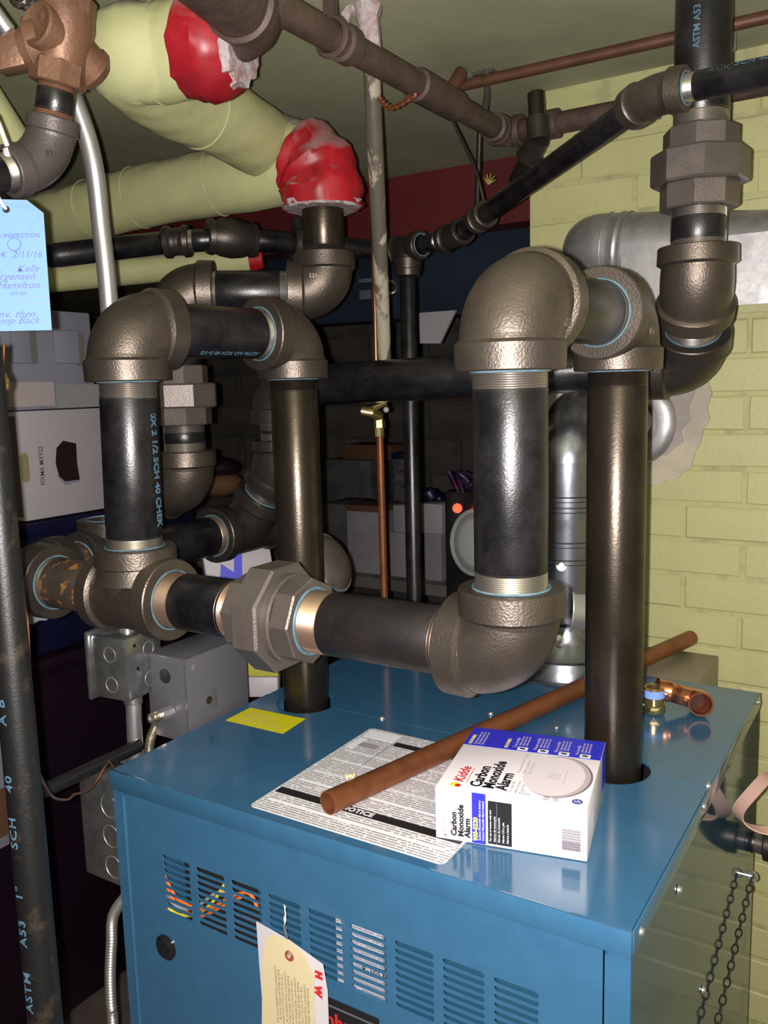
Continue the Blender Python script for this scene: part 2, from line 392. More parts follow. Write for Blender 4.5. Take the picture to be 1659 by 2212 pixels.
for k in range(4, nz):
    z = k*BH+.02
    if z+BH/2 > CZ: continue
    off = 0 if k % 2 else BL/2
    if off:
        o = bpy.data.objects.new('brick', random.choice(bmh)); o.parent = wb; o.location = iw @ V((WX0+BL/4, WY, z)); col.objects.link(o)
    x = WX0+off+BL/2
    while x < 1.5:
        o = bpy.data.objects.new('brick', random.choice(bms)); o.parent = wb
        o.location = iw @ V((x, WY+random.uniform(-.0012, .0012), z)); o.rotation_euler = (0, random.uniform(-.006, .006), random.uniform(-.004, .004)); col.objects.link(o); x += BL
# rough mortar patch round the flue opening
pp = [(1392, 835), (1450, 820), (1500, 812), (1528, 822), (1538, 850), (1528, 880), (1534, 905), (1518, 930), (1514, 955), (1500, 978), (1494, 1008), (1476, 1020), (1464, 1034), (1440, 1036), (1425, 1046), (1392, 1050), (1340, 1040), (1290, 1000), (1300, 900), (1340, 860)]
b = B(); pts = [at(x, y, 'y', WY-.004) for x, y in pp]
b.slab(pts, (0, .006, 0)).obj('mortar_patch', m_patch, wb)
b = B(); pts = [at(x, y, 'y', WY-.006) for x, y in ((1392, 835), (1440, 815), (1506, 812), (1500, 850), (1488, 880), (1492, 905), (1472, 930), (1476, 955), (1452, 972), (1440, 984), (1418, 986), (1395, 1000), (1340, 990), (1300, 900), (1340, 850))]; b.slab(pts, (0, .004, 0)).obj('mortar_patch', mat('inner_patch', (.37, .32, .30), .9, 0, (.30, .26, .24), 14, .7, 60), wb)
# far block wall with its own blocks
wf = struct(B().box((-6, 3.62, 0), (3.2, 3.75, CZ)).obj('wall_far', m_dark))
me = bpy.data.meshes.new('concrete_block'); q = B().box((-.193, 0, -.0945), (.193, .03, .0945), .006)
me.from_pydata([tuple(p) for p in q.v], [], q.f); me.materials.append(m_dark)
iw = WORLD[wf.name].inverted()
for k in range(2, 10):
    for i in range(14):
        o = bpy.data.objects.new('concrete_block', me); o.parent = wf; o.location = iw @ V((-4.9+i*.4+(.2 if k % 2 else 0), 3.6+random.uniform(-.004, .004), .1+k*.2)); col.objects.link(o)
struct(tag(B().box((-6, 1.33, 1.90), (3.0, 1.42, CZ)).obj('trim_1', m_red)))
struct(tag(B().box((-1.2, 1.50, 1.70), (3.0, 1.60, 1.97), .008).obj('trim_2', m_bluebeam)))

# ================================================================= BOILER
D = .709; S = .326; RX, LX = .585, .082
bo = thing('boiler', 'blue enamelled steam boiler cabinet with louvred front under the steel pipes', 'boiler', (0, 0, 0))
W = .705
def half(cx, R, a0, a1, n=16): return [(cx+R*math.cos(a0+(a1-a0)*i/n), S+R*math.sin(a0+(a1-a0)*i/n)) for i in range(n+1)]
RH = .048
front = [(0, -.004), (W, -.004), (W, S)] + half(RX, RH, 0, -PI) + half(LX, RH, 0, -PI) + [(0, S)]
rear = [(0, S+.0015)] + [(x, y+.0015) for x, y in half(LX, RH, PI, 0)] + [(x, y+.0015) for x, y in half(RX, RH, PI, 0)] + [(W, S+.0015), (W, D), (0, D)]
B().slab([V((x, y, .998)) for x, y in front], (0, 0, .003)).obj('front_top_panel', m_blue, bo)
B().slab([V((x, y, .997)) for x, y in rear], (0, 0, .003)).obj('rear_top_panel', m_blue, bo)
B().box((.13, S-.001, 1.0), (.535, S+.002, 1.0014)).box((.635, S-.001, 1.0), (W, S+.002, 1.0014)).obj('top_seam', m_blue, bo)
B().box((-.0015, -.006, .9755), (W+.0015, -.0005, 1.0012), .0012).obj('top_front_flange', m_blue, bo)
B().box((-.0008, 0, 0), (.001, D, .9985)).obj('left_side_panel', m_blue, bo)
B().box((W-.001, 0, 0), (W+.0008, D, .9985)).obj('right_side_panel', m_blue_shaded, bo)
B().box((W+.0004, 0, .976), (W+.0022, D, 1.0005), .0005).obj('top_side_flange', m_blue, bo)
B().box((0, D-.002, 0), (W, D, .996)).obj('back_panel', m_blue, bo)
B().box((.01, S-.06, .90), (W-.01, D-.01, .90)).add([], []).obj('inner_deck', m_black_in, bo)
# left and right face frames
B().box((0, -.002, 0), (.020, 0, .976)).box((.020, -.006, 0), (.0235, 0, .970), .0012).obj('front_frame', m_blue, bo)
B().box((.683, -.002, 0), (W, 0, .976)).box((.6805, -.002, 0), (.683, .006, .970)).obj('front_frame', m_blue, bo)
holes = []
def stadium(x0, x1, z0, z1, n=5):
    r = (z1-z0)/2; zc = (z0+z1)/2
    return [(x1-r+r*math.cos(a), zc+r*math.sin(a)) for a in [-PI/2+PI*i/n for i in range(n+1)]] + [(x0+r+r*math.cos(a), zc+r*math.sin(a)) for a in [PI/2+PI*i/n for i in range(n+1)]]
for c in range(9):
    x0 = .089+c*.0596
    for r in range(9):
        z1 = .9045-r*.00925; holes.append(stadium(x0, x0+.049, z1-.0074, z1))
poly_plate('front_panel', [(.0245, .02), (.679, .02), (.679, .974), (.0245, .974)], holes, 0, .0024, m_blue, bo, 'xz', -.0022)
lb = B()
for c in range(9):
    x0 = .089+c*.0596
    for r in range(9):
        z1 = .9045-r*.00925
        lb.box((x0+.003, -.0048, z1-.0090), (x0+.046, -.0030, z1-.0077))
tag(lb.obj('louvre_lip', m_blue, bo), kind='stuff')
B().box((.21, .045, .70), (.67, .050, .97)).obj('inner_baffle', m_blue_in, bo)
B().box((.03, .09, .70), (.67, .095, .97)).obj('inner_baffle', m_black_in, bo)
B().box((.335, .041, .72), (.402, .0445, .93)).obj('inner_label', m_inlabel, bo)
text(bo, 'inner_label_lettering', 'R-1053', .011, mtx((.372, .0405, .815), (1, 0, 0), (0, 0, 1)), m_ink)
for (m, pts, jy) in ((m_orange, [(352, 1885), (362, 1905), (380, 1938), (400, 1952), (425, 1962), (455, 1962), (490, 1942), (512, 1932), (535, 1928), (548, 1942), (556, 1962)], .018),
                 (m_yelw, [(350, 1935), (366, 1962), (385, 1975), (410, 1977), (440, 1966), (462, 1945), (478, 1922), (490, 1900)], .024),
                 (m_greyw, [(350, 1925), (368, 1945), (392, 1962), (425, 1958), (465, 1930), (500, 1925)], .028),
                 (m_orange, [(352, 1895), (375, 1945), (410, 1975), (440, 1978), (480, 1958), (520, 1938)], .030)):
    B().sweep(bez([at(x, y, 'y', jy) for x, y in pts], 5), .0024, 8).obj('wire', m, bo)
b = B(); kc = at(360, 2045, 'y', -.003); b.lathe([(0, .0175), (.003, .0175), (.005, .014), (.0062, .013), (.0062, 0)], kc, (0, -1, 0), 28); b.obj('black_plug', m_rubber, bo)
# badge
b = B(); b.box((.300, -.006, .735), (.424, -.0032, .800), .002); bd = b.obj('name_badge', m_rubber, bo)
B().box((.303, -.0068, .7905), (.420, -.0056, .7925)).obj('badge_line', m_grey, bd)
text(bd, 'badge_lettering', 'Burnham', .026, mtx((.312, -.0064, .773), (1, 0, 0), (0, 0, 1)), m_inkr, bold=.0008)
def screw(root, P, n, r=.004, m=None):
    b = B(); b.lathe([(0, r*1.35), (r*.15, r*1.35), (r*.2, r), (r*.8, r*.9), (r*1.0, r*.6), (r*1.0, 0)], P, n, 12); b.obj('screw', m or m_emt, root, 50)
for q in ((825, 1553), (1060, 1543)): screw(bo, at(*q, 'z', 1.001), (0, 0, 1))
for q in ((1382, 2012), (1465, 1922), (1528, 1698), (1518, 1742), (1637, 1517), (1517, 2138)): screw(bo, at(*q, 'x', W+.0015), (1, 0, 0), .0042)
for q in ((1208, 1467), (1202, 1573)): screw(bo, at(*q, 'z', 1.001), (0, 0, 1), .003)

# labels on the boiler top
P = [at(x, y, 'z', 1.0012) for x, y in ((537, 1745), (955, 1872), (1000, 1640), (795, 1572))]
x0, x1, y0, y1 = .232, .502, .010, .287
def rrect(x0, x1, y0, y1, r=.008, n=4):
    out = []
    for cx, cy, a in ((x1-r, y0+r, -PI/2), (x1-r, y1-r, 0), (x0+r, y1-r, PI/2), (x0+r, y0+r, PI)):
        out += [(cx+r*math.cos(a+PI/2*i/n), cy+r*math.sin(a+PI/2*i/n)) for i in range(n+1)]
    return out
nl = thing('notice_label', 'large white printed notice label stuck on top of the blue boiler', 'label', (x0, y0, 1.0011))
B().slab([V((x, y, 1.0011)) for x, y in rrect(x0, x1, y0, y1)], (0, 0, .0004)).obj('label_sheet', m_notice, nl)
b = B()
zt = 1.00152
b.box((x0+.004, .056, zt), (x1-.004, .070, zt+.0002)).obj('black_band', m_ink, nl); B().box((x0+.062, .246, zt), (x1-.004, .259, zt+.0002)).obj('black_band', m_ink, nl)
zt += .0003
text(nl, 'notice_lettering', 'NOTICE', .0125, mtx(((x0+x1)/2-.01, .063, zt), (1, 0, 0), (0, 1, 0)), m_inkw, 'CENTER', bold=.0003)
text(nl, 'notice_lettering', 'NOTICE', .0105, mtx(((x0+x1)/2+.03, .2525, zt), (1, 0, 0), (0, 1, 0)), m_inkw, 'CENTER', bold=.0003)
B().box((x0+.006, .255, zt-.0002), (x0+.058, .280, zt)).box((x0+.006, .212, zt-.0002), (x0+.018, .25, zt)).obj('blank_field', m_inkw, nl)
B().box((x0+.018, .222, zt), (x0+.048, .236, zt+.0001)).obj('print_block', m_inkg, nl)
B().box((x0+.059, .17, zt), (x0+.0596, .28, zt+.0001)).obj('rule_line', m_ink, nl)
b = B()
for i, yy in enumerate((.098, .128, .17, .2, .035)):
    b.box((x0+.01, yy, zt-.00015), (x1-.012, yy+.004, zt-.00005))
b.obj('blank_gap', m_inkw, nl)
yl = thing('yellow_label', 'small bright yellow sticker on boiler top beside the rear left riser', 'label', (.07, .24, 1.0011))
q = [at(x, y, 'z', 1.0013) for x, y in ((487, 1556), (611, 1585), (660, 1553), (540, 1529))]
B().slab(q, (0, 0, .0003)).obj('sticker_sheet', m_yellow, yl)
for i in range(4):
    a = q[0].lerp(q[3], .2+.17*i); c = q[1].lerp(q[2], .2+.17*i)
    text(yl, 'sticker_lettering', 'CAUTION HOT SURFACE'[:19-3*i], .0075, mtx(a.lerp(c, .12)+V((0, 0, .0005)), c-a, q[3]-q[0]), m_inkg, bold=-.0002)

# ================================================================= MAIN STEAM PIPING
HY, HZ = .04, 1.238
X, Y, Z = V((1, 0, 0)), V((0, 1, 0)), V((0, 0, 1))
sh = thing('steam_header', 'black steel steam header with two risers, elbows and union above the blue boiler', 'pipes', (.3, S, 1.0))
EZ = 1.583
CR = V((RX, S, EZ)); CBR = V((.568, HY, EZ)); LL = .066
dR = (CBR-CR).normalized()
elbow(sh, CR, -Z, dR); elbow(sh, CBR, -dR, -Z)
pipe(sh, CR+dR*LL, CBR-dR*LL, m_black, t0=.007, t1=.004)
pipe(sh, (RX, S, .93), CR-Z*LL, m_mill, t0=0, t1=.018, name='riser_pipe', ins=.01, mt=m_mill)
CL = V((LX, S, EZ+.003)); CBL = V((.036, HY, EZ+.003)); dL = (CBL-CL).normalized()
elbow(sh, CL, -Z, dL); elbow(sh, CBL, -dL, -Z)
pipe(sh, CL+dL*LL, CBL-dL*LL, m_black, t0=.009, t1=.004)
pipe(sh, (LX, S, .93), CL-Z*LL, m_mill, t1=.016, name='riser_pipe', mt=m_mill)
text(sh, 'pipe_lettering', 'ASTM A53 SCH 40 2-1/2', .010, None, m_stencil, cyl=(CL+dL*(LL+.02), dL, RP, V((1, -.25, -1.4))), bold=.0003)
CDR = V((.568, HY, HZ)); CT = V((.028, HY, HZ))
elbow(sh, CDR, Z, -X, seal=(1, 0))
pipe(sh, CBR-Z*LL, CDR+Z*LL, m_black, t0=.016, t1=.016, name='drop_pipe')
tee(sh, CT, X, Z)
pipe(sh, CBL-Z*LL, CT+Z*LL, m_black, t0=.020, t1=.013, name='drop_pipe')
text(sh, 'pipe_lettering', 'B 10X 2 1/2 SCH 40 CHEK', .015, None, m_stencil, cyl=(V((.034, HY, 1.50)), -Z, RP, V((.95, .20, 0))), bold=.0005)
CU = V((.270, HY, HZ))
union(sh, CU, X, rot=.39)
pipe(sh, CU+X*.05, CDR-X*LL, m_hdr, t0=.026, t1=.010, name='header_pipe', mt=m_cuthread)
pipe(sh, CT+X*LL, CU-X*.05, m_black, t0=.022, t1=.020, name='header_pipe', mt=m_cuthread)
CE = V((-.206, HY, HZ))
pipe(sh, CE+X*LL, CT-X*LL, m_rusty, t0=.006, t1=.003, name='rusty_nipple')
elbow(sh, CE, X, Y, m_irond)
# return run going back, and wye
C2 = V((-.206, .50, HZ))
tee(sh, (-.206, .20, HZ), Y, Z, m_irond)
pipe(sh, CE+Y*LL, (-.206, .20-LL, HZ), m_rusty)
pipe(sh, (-.206, .20+LL, HZ), C2-Y*LL, m_black, t0=.008, t1=.012, mt=m_cuthread)
dB = (V((.6, .05, .8))).normalized()
b = B(); br = RP*1.27; b.cyl(C2-Y*.045, C2+Y*.085, br, 32); collar(b, C2-Y*LL, -Y, RP, .024, RP*1.42, br); collar(b, C2+Y*.11, Y, RP, .024, RP*1.42, br)
Cw = C2+Y*.02; b.cyl(Cw, Cw+dB*.075, br, 32); collar(b, Cw+dB*.085, dB, RP, .022, RP*1.40, br); o = b.obj('wye_fitting', m_irond, sh)
B().torus(C2-Y*(LL+.0005), Y, RP+.0018, .0016, 32, 6).obj('sealant_ring', m_seal, o)
B().torus(Cw+dB*.0855, dB, RP+.0018, .0016, 32, 6).obj('sealant_ring', m_seal, o)
C45 = Cw+dB*.155
pipe(sh, Cw+dB*.085, C45-dB*.03, m_thread, name='short_nipple', t0=0, t1=0)
elbow(sh, C45, -dB, Z, m_irond, L=.05, cw=.02, seal=(0, 0), name='angled_elbow')
VX, VY = C45.x, C45.y
XZ = 1.508
elbow(sh, (VX, VY, XZ), -Z, X, m_irond)
pipe(sh, C45+Z*.05, (VX, VY, XZ-LL), m_black, t0=.012, t1=.012, name='short_nipple')

# crossing main and the right-hand riser with union
rr = thing('return_main', 'black crossing pipe behind the risers rising through a big hex union on the right', 'pipes', (.62, .56, 1.45))
CB = at(1492, 783, 'y', .625); dX = (V((VX, VY, XZ))-CB).normalized()
tilt = V((.02, -.02, 1)).normalized()
dE = V((.10, -.42, .90)).normalized()
pipe(rr, V((VX, VY, XZ))-dX*LL, CB+dX*LL, m_black, name='crossing_pipe', t0=.004)
C45b = V((.630, .535, 1.632))
dE = (C45b-CB).normalized()
elbow(rr, CB, dX, dE, m_irond, seal=(0, 1), L=.062)
pipe(rr, CB+dE*.062, C45b-dE*.046, m_black, t0=.012, name='short_nipple')
upd = (V((.628, .552, 1.95))-V((.630, .545, 1.70))).normalized()
elbow(rr, C45b, -dE, Z, m_iron, L=.052, cw=.024, name='angled_elbow', seal=(0, 0), br=RP*1.30)
TX, TY = C45b.x, C45b.y
pipe(rr, (TX, TY, 1.680), (TX, TY, 1.735), m_black, t0=.012, t1=.012, name='short_nipple')
t = B(); hexr(t, (TX, TY, 0), Z, 1.733, 1.768, .052, 8, .1); t.obj('union_end', m_union, rr, 20)
t = B(); hexr(t, (TX, TY, 0), Z, 1.765, 1.808, .0645, 8, .3, .003); t.obj('union_nut', m_union, rr, 20)
t = B(); hexr(t, (TX, TY, 0), Z, 1.808, 1.838, .049, 8, .1); t.obj('union_body', m_union, rr, 20)
pipe(rr, (TX, TY, 1.838), (TX, TY, CZ), m_black, t0=.018, name='riser_pipe', ins=0)
text(rr, 'pipe_lettering', 'ASTM A53', .012, None, m_stencil, cyl=((TX, TY, 1.93), Z, RP, V((0, -1, 0))), bold=.0002)

# supply take-off, left rear
UX, UY = -.203, .36
sm = thing('supply_takeoff', 'steel pipe run rising from hex union to elbow under the red insulation end', 'pipes', (UX, UY, 1.3))
CA = V((-.205, .375, 1.675)); CC = V((.002, .53, 1.672)); dA = (CC-CA).normalized()
elbow(sm, CA, dA, -Z, seal=(0, 0)); elbow(sm, CC, -dA, Z, seal=(1, 0))
pipe(sm, CA+dA*LL, CC-dA*LL, m_black, t0=.004, t1=.012)
pipe(sm, CC+Z*LL, CC+Z*.18, m_mill, t0=.010, name='riser_pipe', mt=m_irond)
uz = 1.505
pipe(sm, CA-Z*LL, (CA.x, CA.y, uz+.03), m_black, name='short_nipple')
t = B(); hexr(t, (CA.x, CA.y, 0), Z, uz+.012, uz+.045, .047, 8, .1); t.obj('union_end', m_union, sm, 20)
t = B(); hexr(t, (CA.x, CA.y, 0), Z, uz-.028, uz+.014, .064, 8, .3, .003); t.obj('union_nut', m_union, sm, 20)
t = B(); hexr(t, (CA.x, CA.y, 0), Z, uz-.058, uz-.026, .050, 8, .1); t.obj('union_body', m_union, sm, 20)
CBt = V((CA.x, CA.y, 1.335))
pipe(sm, (CA.x, CA.y, uz-.056), CBt+Z*LL, m_black, t0=.014, t1=.014, name='short_nipple')
elbow(sm, CBt, Z, V((-1, -.1, -.12)), m_iron, seal=(0, 0))

# ================================================================= INSULATED PIPE
ip = thing('insulated_pipe', 'pale green canvas insulated steam pipe with torn red ends under ceiling', 'pipe', (-.1, .4, 1.85))
RI = .0585
def wob(i, k): return .012*math.sin(i*1.3+k*.9)+.010*math.sin(k*2.1+i*.4)
zi = 1.895
low = [at(95, 478, 'y', .53), at(350, 416, 'y', .53), at(600, 372, 'y', .53)]
lo0 = low[0]-X*.5; CI = V((.004, .53, 1.912))
pts = [lo0, low[0], low[0].lerp(low[2], .3), low[0].lerp(low[2], .6), low[2]]
B().sweep(bez([lo0, low[0], low[1], low[2], V((-.055, .53, 1.903))], 12), RI, 32, wob=wob).obj('insulation_run', m_ins, ip)
B().sweep(arc(V((.002, .53, 1.905)), -X, -Z, .062, 14), RI+.003, 32, wob=wob).obj('elbow_insulation', m_ins, ip)
a1 = at(452, 95, 'd', 1.10); a2 = at(285, 130, 'd', 1.13); a3 = at(330, 185, 'd', 1.22); a4 = at(480, 255, 'd', 1.38); a5 = at(585, 318, 'd', 1.52); a6 = V((-.045, .53, 1.905))
B().sweep(bez([a1, a1.lerp(a2, .6), a2+(a2-a3)*.1, a3.lerp(a4, .2), a4, a5, a6], 10), RI+.001, 32, wob=wob).obj('insulation_branch', m_ins, ip)
for (px, py, yy, dx) in ((300, 427, .53, .35), (470, 396, .53, .45), (200, 452, .53, .25)):
    q = at(px, py, 'y', yy); B().torus(q, (1, dx*.5, .12), RI+.0004, .0013, 40, 6).obj('canvas_seam', m_ins, ip)
q = a1.lerp(a2, .62); B().torus(q, (a2-a1)+UP*.02, RI+.0010, .0014, 40, 6).obj('canvas_seam', m_ins, ip)
q = a4.lerp(a3, .35); B().torus(q, (a4-a3)+RT*.03, RI+.0012, .0014, 40, 6).obj('canvas_seam', m_ins, ip)
def crump(seed, amp):
    r = random.Random(seed); T = [[r.uniform(-amp, amp) for k in range(40)] for i in range(60)]
    return lambda i, k: T[i % 60][k % 40] + .02*math.sin(k*1.7+i)
pts = arc(V((.002, .53, 1.905)), -X, -Z, .064, 20)[6:]
pts = pts + [pts[-1]-Z*.012, pts[-1]-Z*.028]
n = len(pts)
B().sweep(pts, [RI+.010+.003*math.sin(i*1.1)+(.004 if i > n-4 else 0) for i in range(n)], 36, caps=False, wob=crump(3, .035)).obj('red_jacket_end', m_redcap, ip)
e = pts[-1]
B().sweep([e+Z*.008, e-Z*.003], [RI+.010, RI+.006], 36, wob=crump(5, .09)).obj('frayed_wool', m_glass, ip)
q0 = at(418, 96, 'd', 1.09); q1 = at(522, 104, 'd', 1.07)
B().sweep([q0.lerp(q1, t/6) for t in range(7)], [RI+.004, RI+.006, RI+.005, RI+.007, RI+.003, RI-.004, RI-.016], 36, caps=False, wob=crump(8, .04)).obj('red_jacket_end', m_redcap, ip)
B().sweep([q1+(q0-q1)*.06, q1+(q1-q0)*.06], [RI-.012, RI-.018], 36, wob=crump(9, .10)).obj('frayed_wool', m_glass, ip)
il = thing('insulation_stub', 'short pale green insulated pipe with red end behind the top left valve', 'pipe', at(10, 300, 'd', 1.3))
q0 = at(-60, 175, 'd', 1.3); q1 = at(50, 345, 'd', 1.4); q2 = at(62, 325, 'd', 1.46)
B().sweep([q0, q1], .030, 24, wob=wob).obj('insulation_run', m_ins, il)
B().ball(at(52, 308, 'd', 1.48), .018, 14, (1.3, 1, .9)).obj('red_jacket_end', m_redcap, il)
i2 = thing('lower_insulated_pipe', 'lower pale green insulated pipe with small red end behind black gas line', 'pipe', at(400, 580, 'd', 1.95))
q0 = at(230, 590, 'd', 1.95); q1 = at(540, 560, 'd', 1.95)
B().sweep([q0+(q0-q1)*.5, q0, q1], .031, 24).obj('insulation_run', m_ins, i2)
B().sweep([q1, q1+(q1-q0)*.09], [.033, .022], 20, wob=crump(4, .05)).obj('red_jacket_end', m_redcap, i2)

# ================================================================= CEILING PIPES
bp_ = thing('brown_elbow_main', 'big brown bare iron elbow leaving the red insulation end under ceiling', 'pipe', at(540, 60, 'd', 1.06))
CX_ = at(556, 42, 'd', 1.05)
ar = (q0*0 + at(430, 98, 'd', 1.09)-CX_).normalized()
fw_ = (at(420, -80, 'd', .88)-CX_).normalized()
b = B(); b.sweep([CX_+ar*.10]+arc(CX_, ar, fw_, .035)+[CX_+fw_*.32], .0385, 36, wob=lambda i, k: .01*math.sin(k+i)); b.obj('elbow_body', m_oldpipe, bp_)
b = B(); b.lathe([(0, .038), (.002, .0425), (.022, .0435), (.026, .038)], CX_+fw_*.04, fw_, 36); b.obj('elbow_collar', m_oldpipe, bp_)
bn = thing('brown_ceiling_pipe', 'old brown pipe running diagonally under the ceiling to the back corner', 'pipe', (.225, .4, 1.955))
bx_, bz_ = .226, 1.957
for (y0_, y1_, r_p) in ((-.1, .40, .0205), (.40, .52, .0235), (.52, .60, .0205)):
    pass
B().sweep([(bx_, -.15, bz_), (bx_, .79, bz_)], .0190, 24).obj('pipe', m_oldpipe, bn)
for ya, yb in ((.27, .295), (.47, .60), (.745, .78)):
    b = B(); b.lathe([(0, .019), (.002, .0245), (yb-ya-.002, .0245), (yb-ya, .019)], (bx_, ya, bz_), Y, 24); b.obj('coupling', m_oldpipe, bn)
elbow(bn, (bx_, .795, bz_), -Y, X, m_oldpipe, r=.0185, L=.036, cw=.014, seal=(0, 0))
pipe(bn, (bx_+.036, .795, bz_), (1.9, .795, bz_), m_oldpipe, r=.0185)
b = B(); b.lathe([(0, .0185), (.002, .025), (.03, .025), (.032, .0185)], (bx_+.075, .795, bz_), X, 24); b.obj('coupling', m_oldpipe, bn)
b = B(); b.sweep(bez([at(1050, 150, 'z', CZ), at(1052, 200, 'd', 1.53), at(1045, 250, 'd', 1.5)], 5), .006, 8); b.box(at(1048, 155, 'z', CZ)-V((.02, .012, .006)), at(1048, 155, 'z', CZ)+V((.02, .012, 0))); b.obj('pipe_hanger', m_union, bn)
b = B(); b.torus((bx_, .25, bz_), Y, .023, .004, 24, 6); b.box((bx_-.008, .244, bz_+.02), (bx_+.008, .256, CZ)); b.obj('pipe_hanger', m_oldpipe, bn)
vs_ = thing('brown_stub_valve', 'capped brown iron stub on an angled fitting by the brick wall', 'pipe fitting', at(1160, 300, 'd', 1.44))
c0 = at(1163, 300, 'd', 1.44); c1 = at(1157, 200, 'd', 1.44); c2 = at(1125, 372, 'd', 1.5)
B().cyl(c0, c1, .0138, 20, .002).obj('capped_stub', m_mill, vs_)
B().sweep([c1.lerp(c0, .55), c0+(c0-c1)*.05], .0185, 20).sweep([c0, c0.lerp(c2, .5)], .019, 20).sweep([c0.lerp(c2, .45), c0.lerp(c2, .55)], .023, 20).obj('angled_body', m_irond, vs_)
B().cyl(c0.lerp(c2, .5), c0.lerp(c2, 1.3), .014, 20).obj('pipe', m_mill, vs_)
cc = thing('copper_ceiling_line', 'thin copper water line running under the ceiling along the brick wall', 'pipe', (.4, .73, 2.03))
B().cyl(at(965, 192, 'z', 2.03), at(965, 192, 'z', 2.03)+V((1.6, .02, 0)), .0095, 16).obj('pipe', m_copold, cc)
b = B(); q = at(1583, 92, 'd', 1.35); b.box(q-V((.004, .004, .012)), q+V((.004, .004, .03))); b.obj('pipe_clip', m_emt, cc)
b = B(); q = at(985, 186, 'z', 2.03); b.sweep([q, q+V((.02, -.02, .012)), q+V((.0, -.06, -.05))], .012, 12).obj('brass_bend', m_copold, cc)

pv = thing('painted_conduit', 'upright pipe with peeling white paint hanging from the ceiling in the middle', 'pipe', at(830, 790, 'd', 1.62))
q0, q1 = at(797, 12, 'z', CZ-.003), at(832, 800, 'd', 1.64)
B().sweep([q0, q0.lerp(q1, .5), q1], [.0130, .0133, .0125], 24).obj('pipe', m_paint, pv)
b = B(); b.sweep([q0+V((0, 0, -.0)), q0+V((-.002, -.001, -.02)), q0+V((.004, 0, -.075))], [.022, .016, .014], 14, wob=crump(2, .12)); b.sweep(bez([q0+V((-.012, 0, 0)), q0+V((-.03, -.012, -.006)), q0+V((-.035, -.016, -.03))], 4), [.008]*9, 8).obj('plaster_blob', m_glass, pv)
cl = thing('copper_drop', 'thin upright copper tube with small brass valve hanging behind black crossing pipe', 'pipe', at(832, 1290, 'd', 1.75))
q0, q1 = at(806, 470, 'd', 1.63), at(813, 800, 'd', 1.66)
B().cyl(q0, q1, .0052, 12).obj('copper_tube', m_copbr, cl)
q2, q3 = at(820, 925, 'd', 1.72), at(834, 1420, 'd', 1.80)
B().cyl(q2, q3, .0076, 16).obj('copper_tube', m_copper, cl)
B().cyl(at(818, 898, 'd', 1.72), at(821, 945, 'd', 1.72), .0095, 8, .001).cyl(at(819, 908, 'd', 1.72), at(820, 925, 'd', 1.72), .0115, 6).obj('brass_nut', m_brass, cl)
B().sweep([at(780, 888, 'd', 1.7), at(800, 890, 'd', 1.7), at(818, 900, 'd', 1.72)], [.010, .012, .012], 12).cyl(at(800, 885, 'd', 1.7), at(835, 870, 'd', 1.7), .006, 8).obj('valve_body', m_brass, cl)
B().ball(at(834, 885, 'd', 1.68), .006, 10).obj('valve_cap', m_white, cl)
gw = thing('ground_wire', 'short coiled copper wire between painted pipe and brown ceiling pipe', 'wire', at(860, 215, 'd', 1.32))
pts = []
qa, qb, qc = at(815, 205, 'd', 1.33), at(845, 232, 'd', 1.31), at(895, 205, 'd', 1.27)
path = bez([qa, qb, qc], 22)
for i, p in enumerate(path): pts.append(p+V((math.cos(i*1.3)*.003, 0, math.sin(i*1.3)*.003)))
B().sweep(pts, .0032, 6).obj('wire_coil', m_copper, gw)
cb = thing('hanging_cable', 'thin loose cable drooping from the brown ceiling pipe to the black coupling', 'cable', at(1045, 430, 'd', 1.5))
B().sweep(bez([at(978, 262, 'd', 1.42), at(1005, 320, 'd', 1.46), at(1030, 375, 'd', 1.5), at(1046, 440, 'd', 1.53)], 6), .0022, 8).obj('cable', m_irond, cb)
b = B()
for i in range(9):
    a = i*.7; b.sweep([at(1055, 398, 'd', 1.58), at(1058+13*math.cos(a), 388-13*abs(math.sin(a)), 'd', 1.58)], [.002, .001], 5)
b.obj('yellow_wire_end', mat('dim_yellow', (.25, .20, .04), .7), cb)
rd = thing('hanger_rod', 'thin dark hanger rod dropping from the ceiling behind the brown pipe', 'rod', at(1040, 480, 'd', 1.9))
B().cyl(at(1038, 250, 'd', 1.75), at(1030, 470, 'd', 1.85), .006, 10).obj('rod', m_irond, rd)

# ================================================================= BLACK GAS LINE
gp = thing('gas_pipe', 'black threaded gas pipe slanting from upper right elbow down to the left', 'pipe', at(880, 540, 'd', 1.72))
R1 = .0167
E = at(1408, 205, 'd', 1.06); gr = at(1659, 155, 'd', .97); g0 = at(1050, 462, 'd', 1.52); g1 = at(982, 512, 'd', 1.62); g2 = at(880, 536, 'd', 1.72)
dr = (gr-E).normalized(); dd = (g0-E).normalized()
elbow(gp, E, dr, dd, m_iron, r=R1, L=.044, cw=.020, cr=.0262, br=.0232, seal=(1, 0), name='angled_elbow')
pipe(gp, E+dr*.044, E+dr*.6, m_black, r=R1, t0=.011)
pipe(gp, E+dd*.044, g0, m_black, r=R1)
text(gp, 'pipe_lettering', 'MILL IN 150 / F A GR 8 40', .019, None, m_stencil, cyl=(g0+(E-g0)*.08, (E-g0), R1, UP*.9-FW), bold=.0001, sx=1.5, space=1.2)
text(gp, 'pipe_lettering', '::|.||.:| SCH 40', .012, None, m_stencil, cyl=(E+dr*.075, dr, R1, UP*.55-FW), bold=.0001)
dg = (g1-g0).normalized()
b = B(); collar(b, g0-dg*.002, -dg, R1, .016, .0245, .020); b.cyl(g0, g0+dg*.03, .020, 24); collar(b, g0+dg*.036, dg, R1, .014, .0235, .02); b.obj('coupling', m_iron, gp)
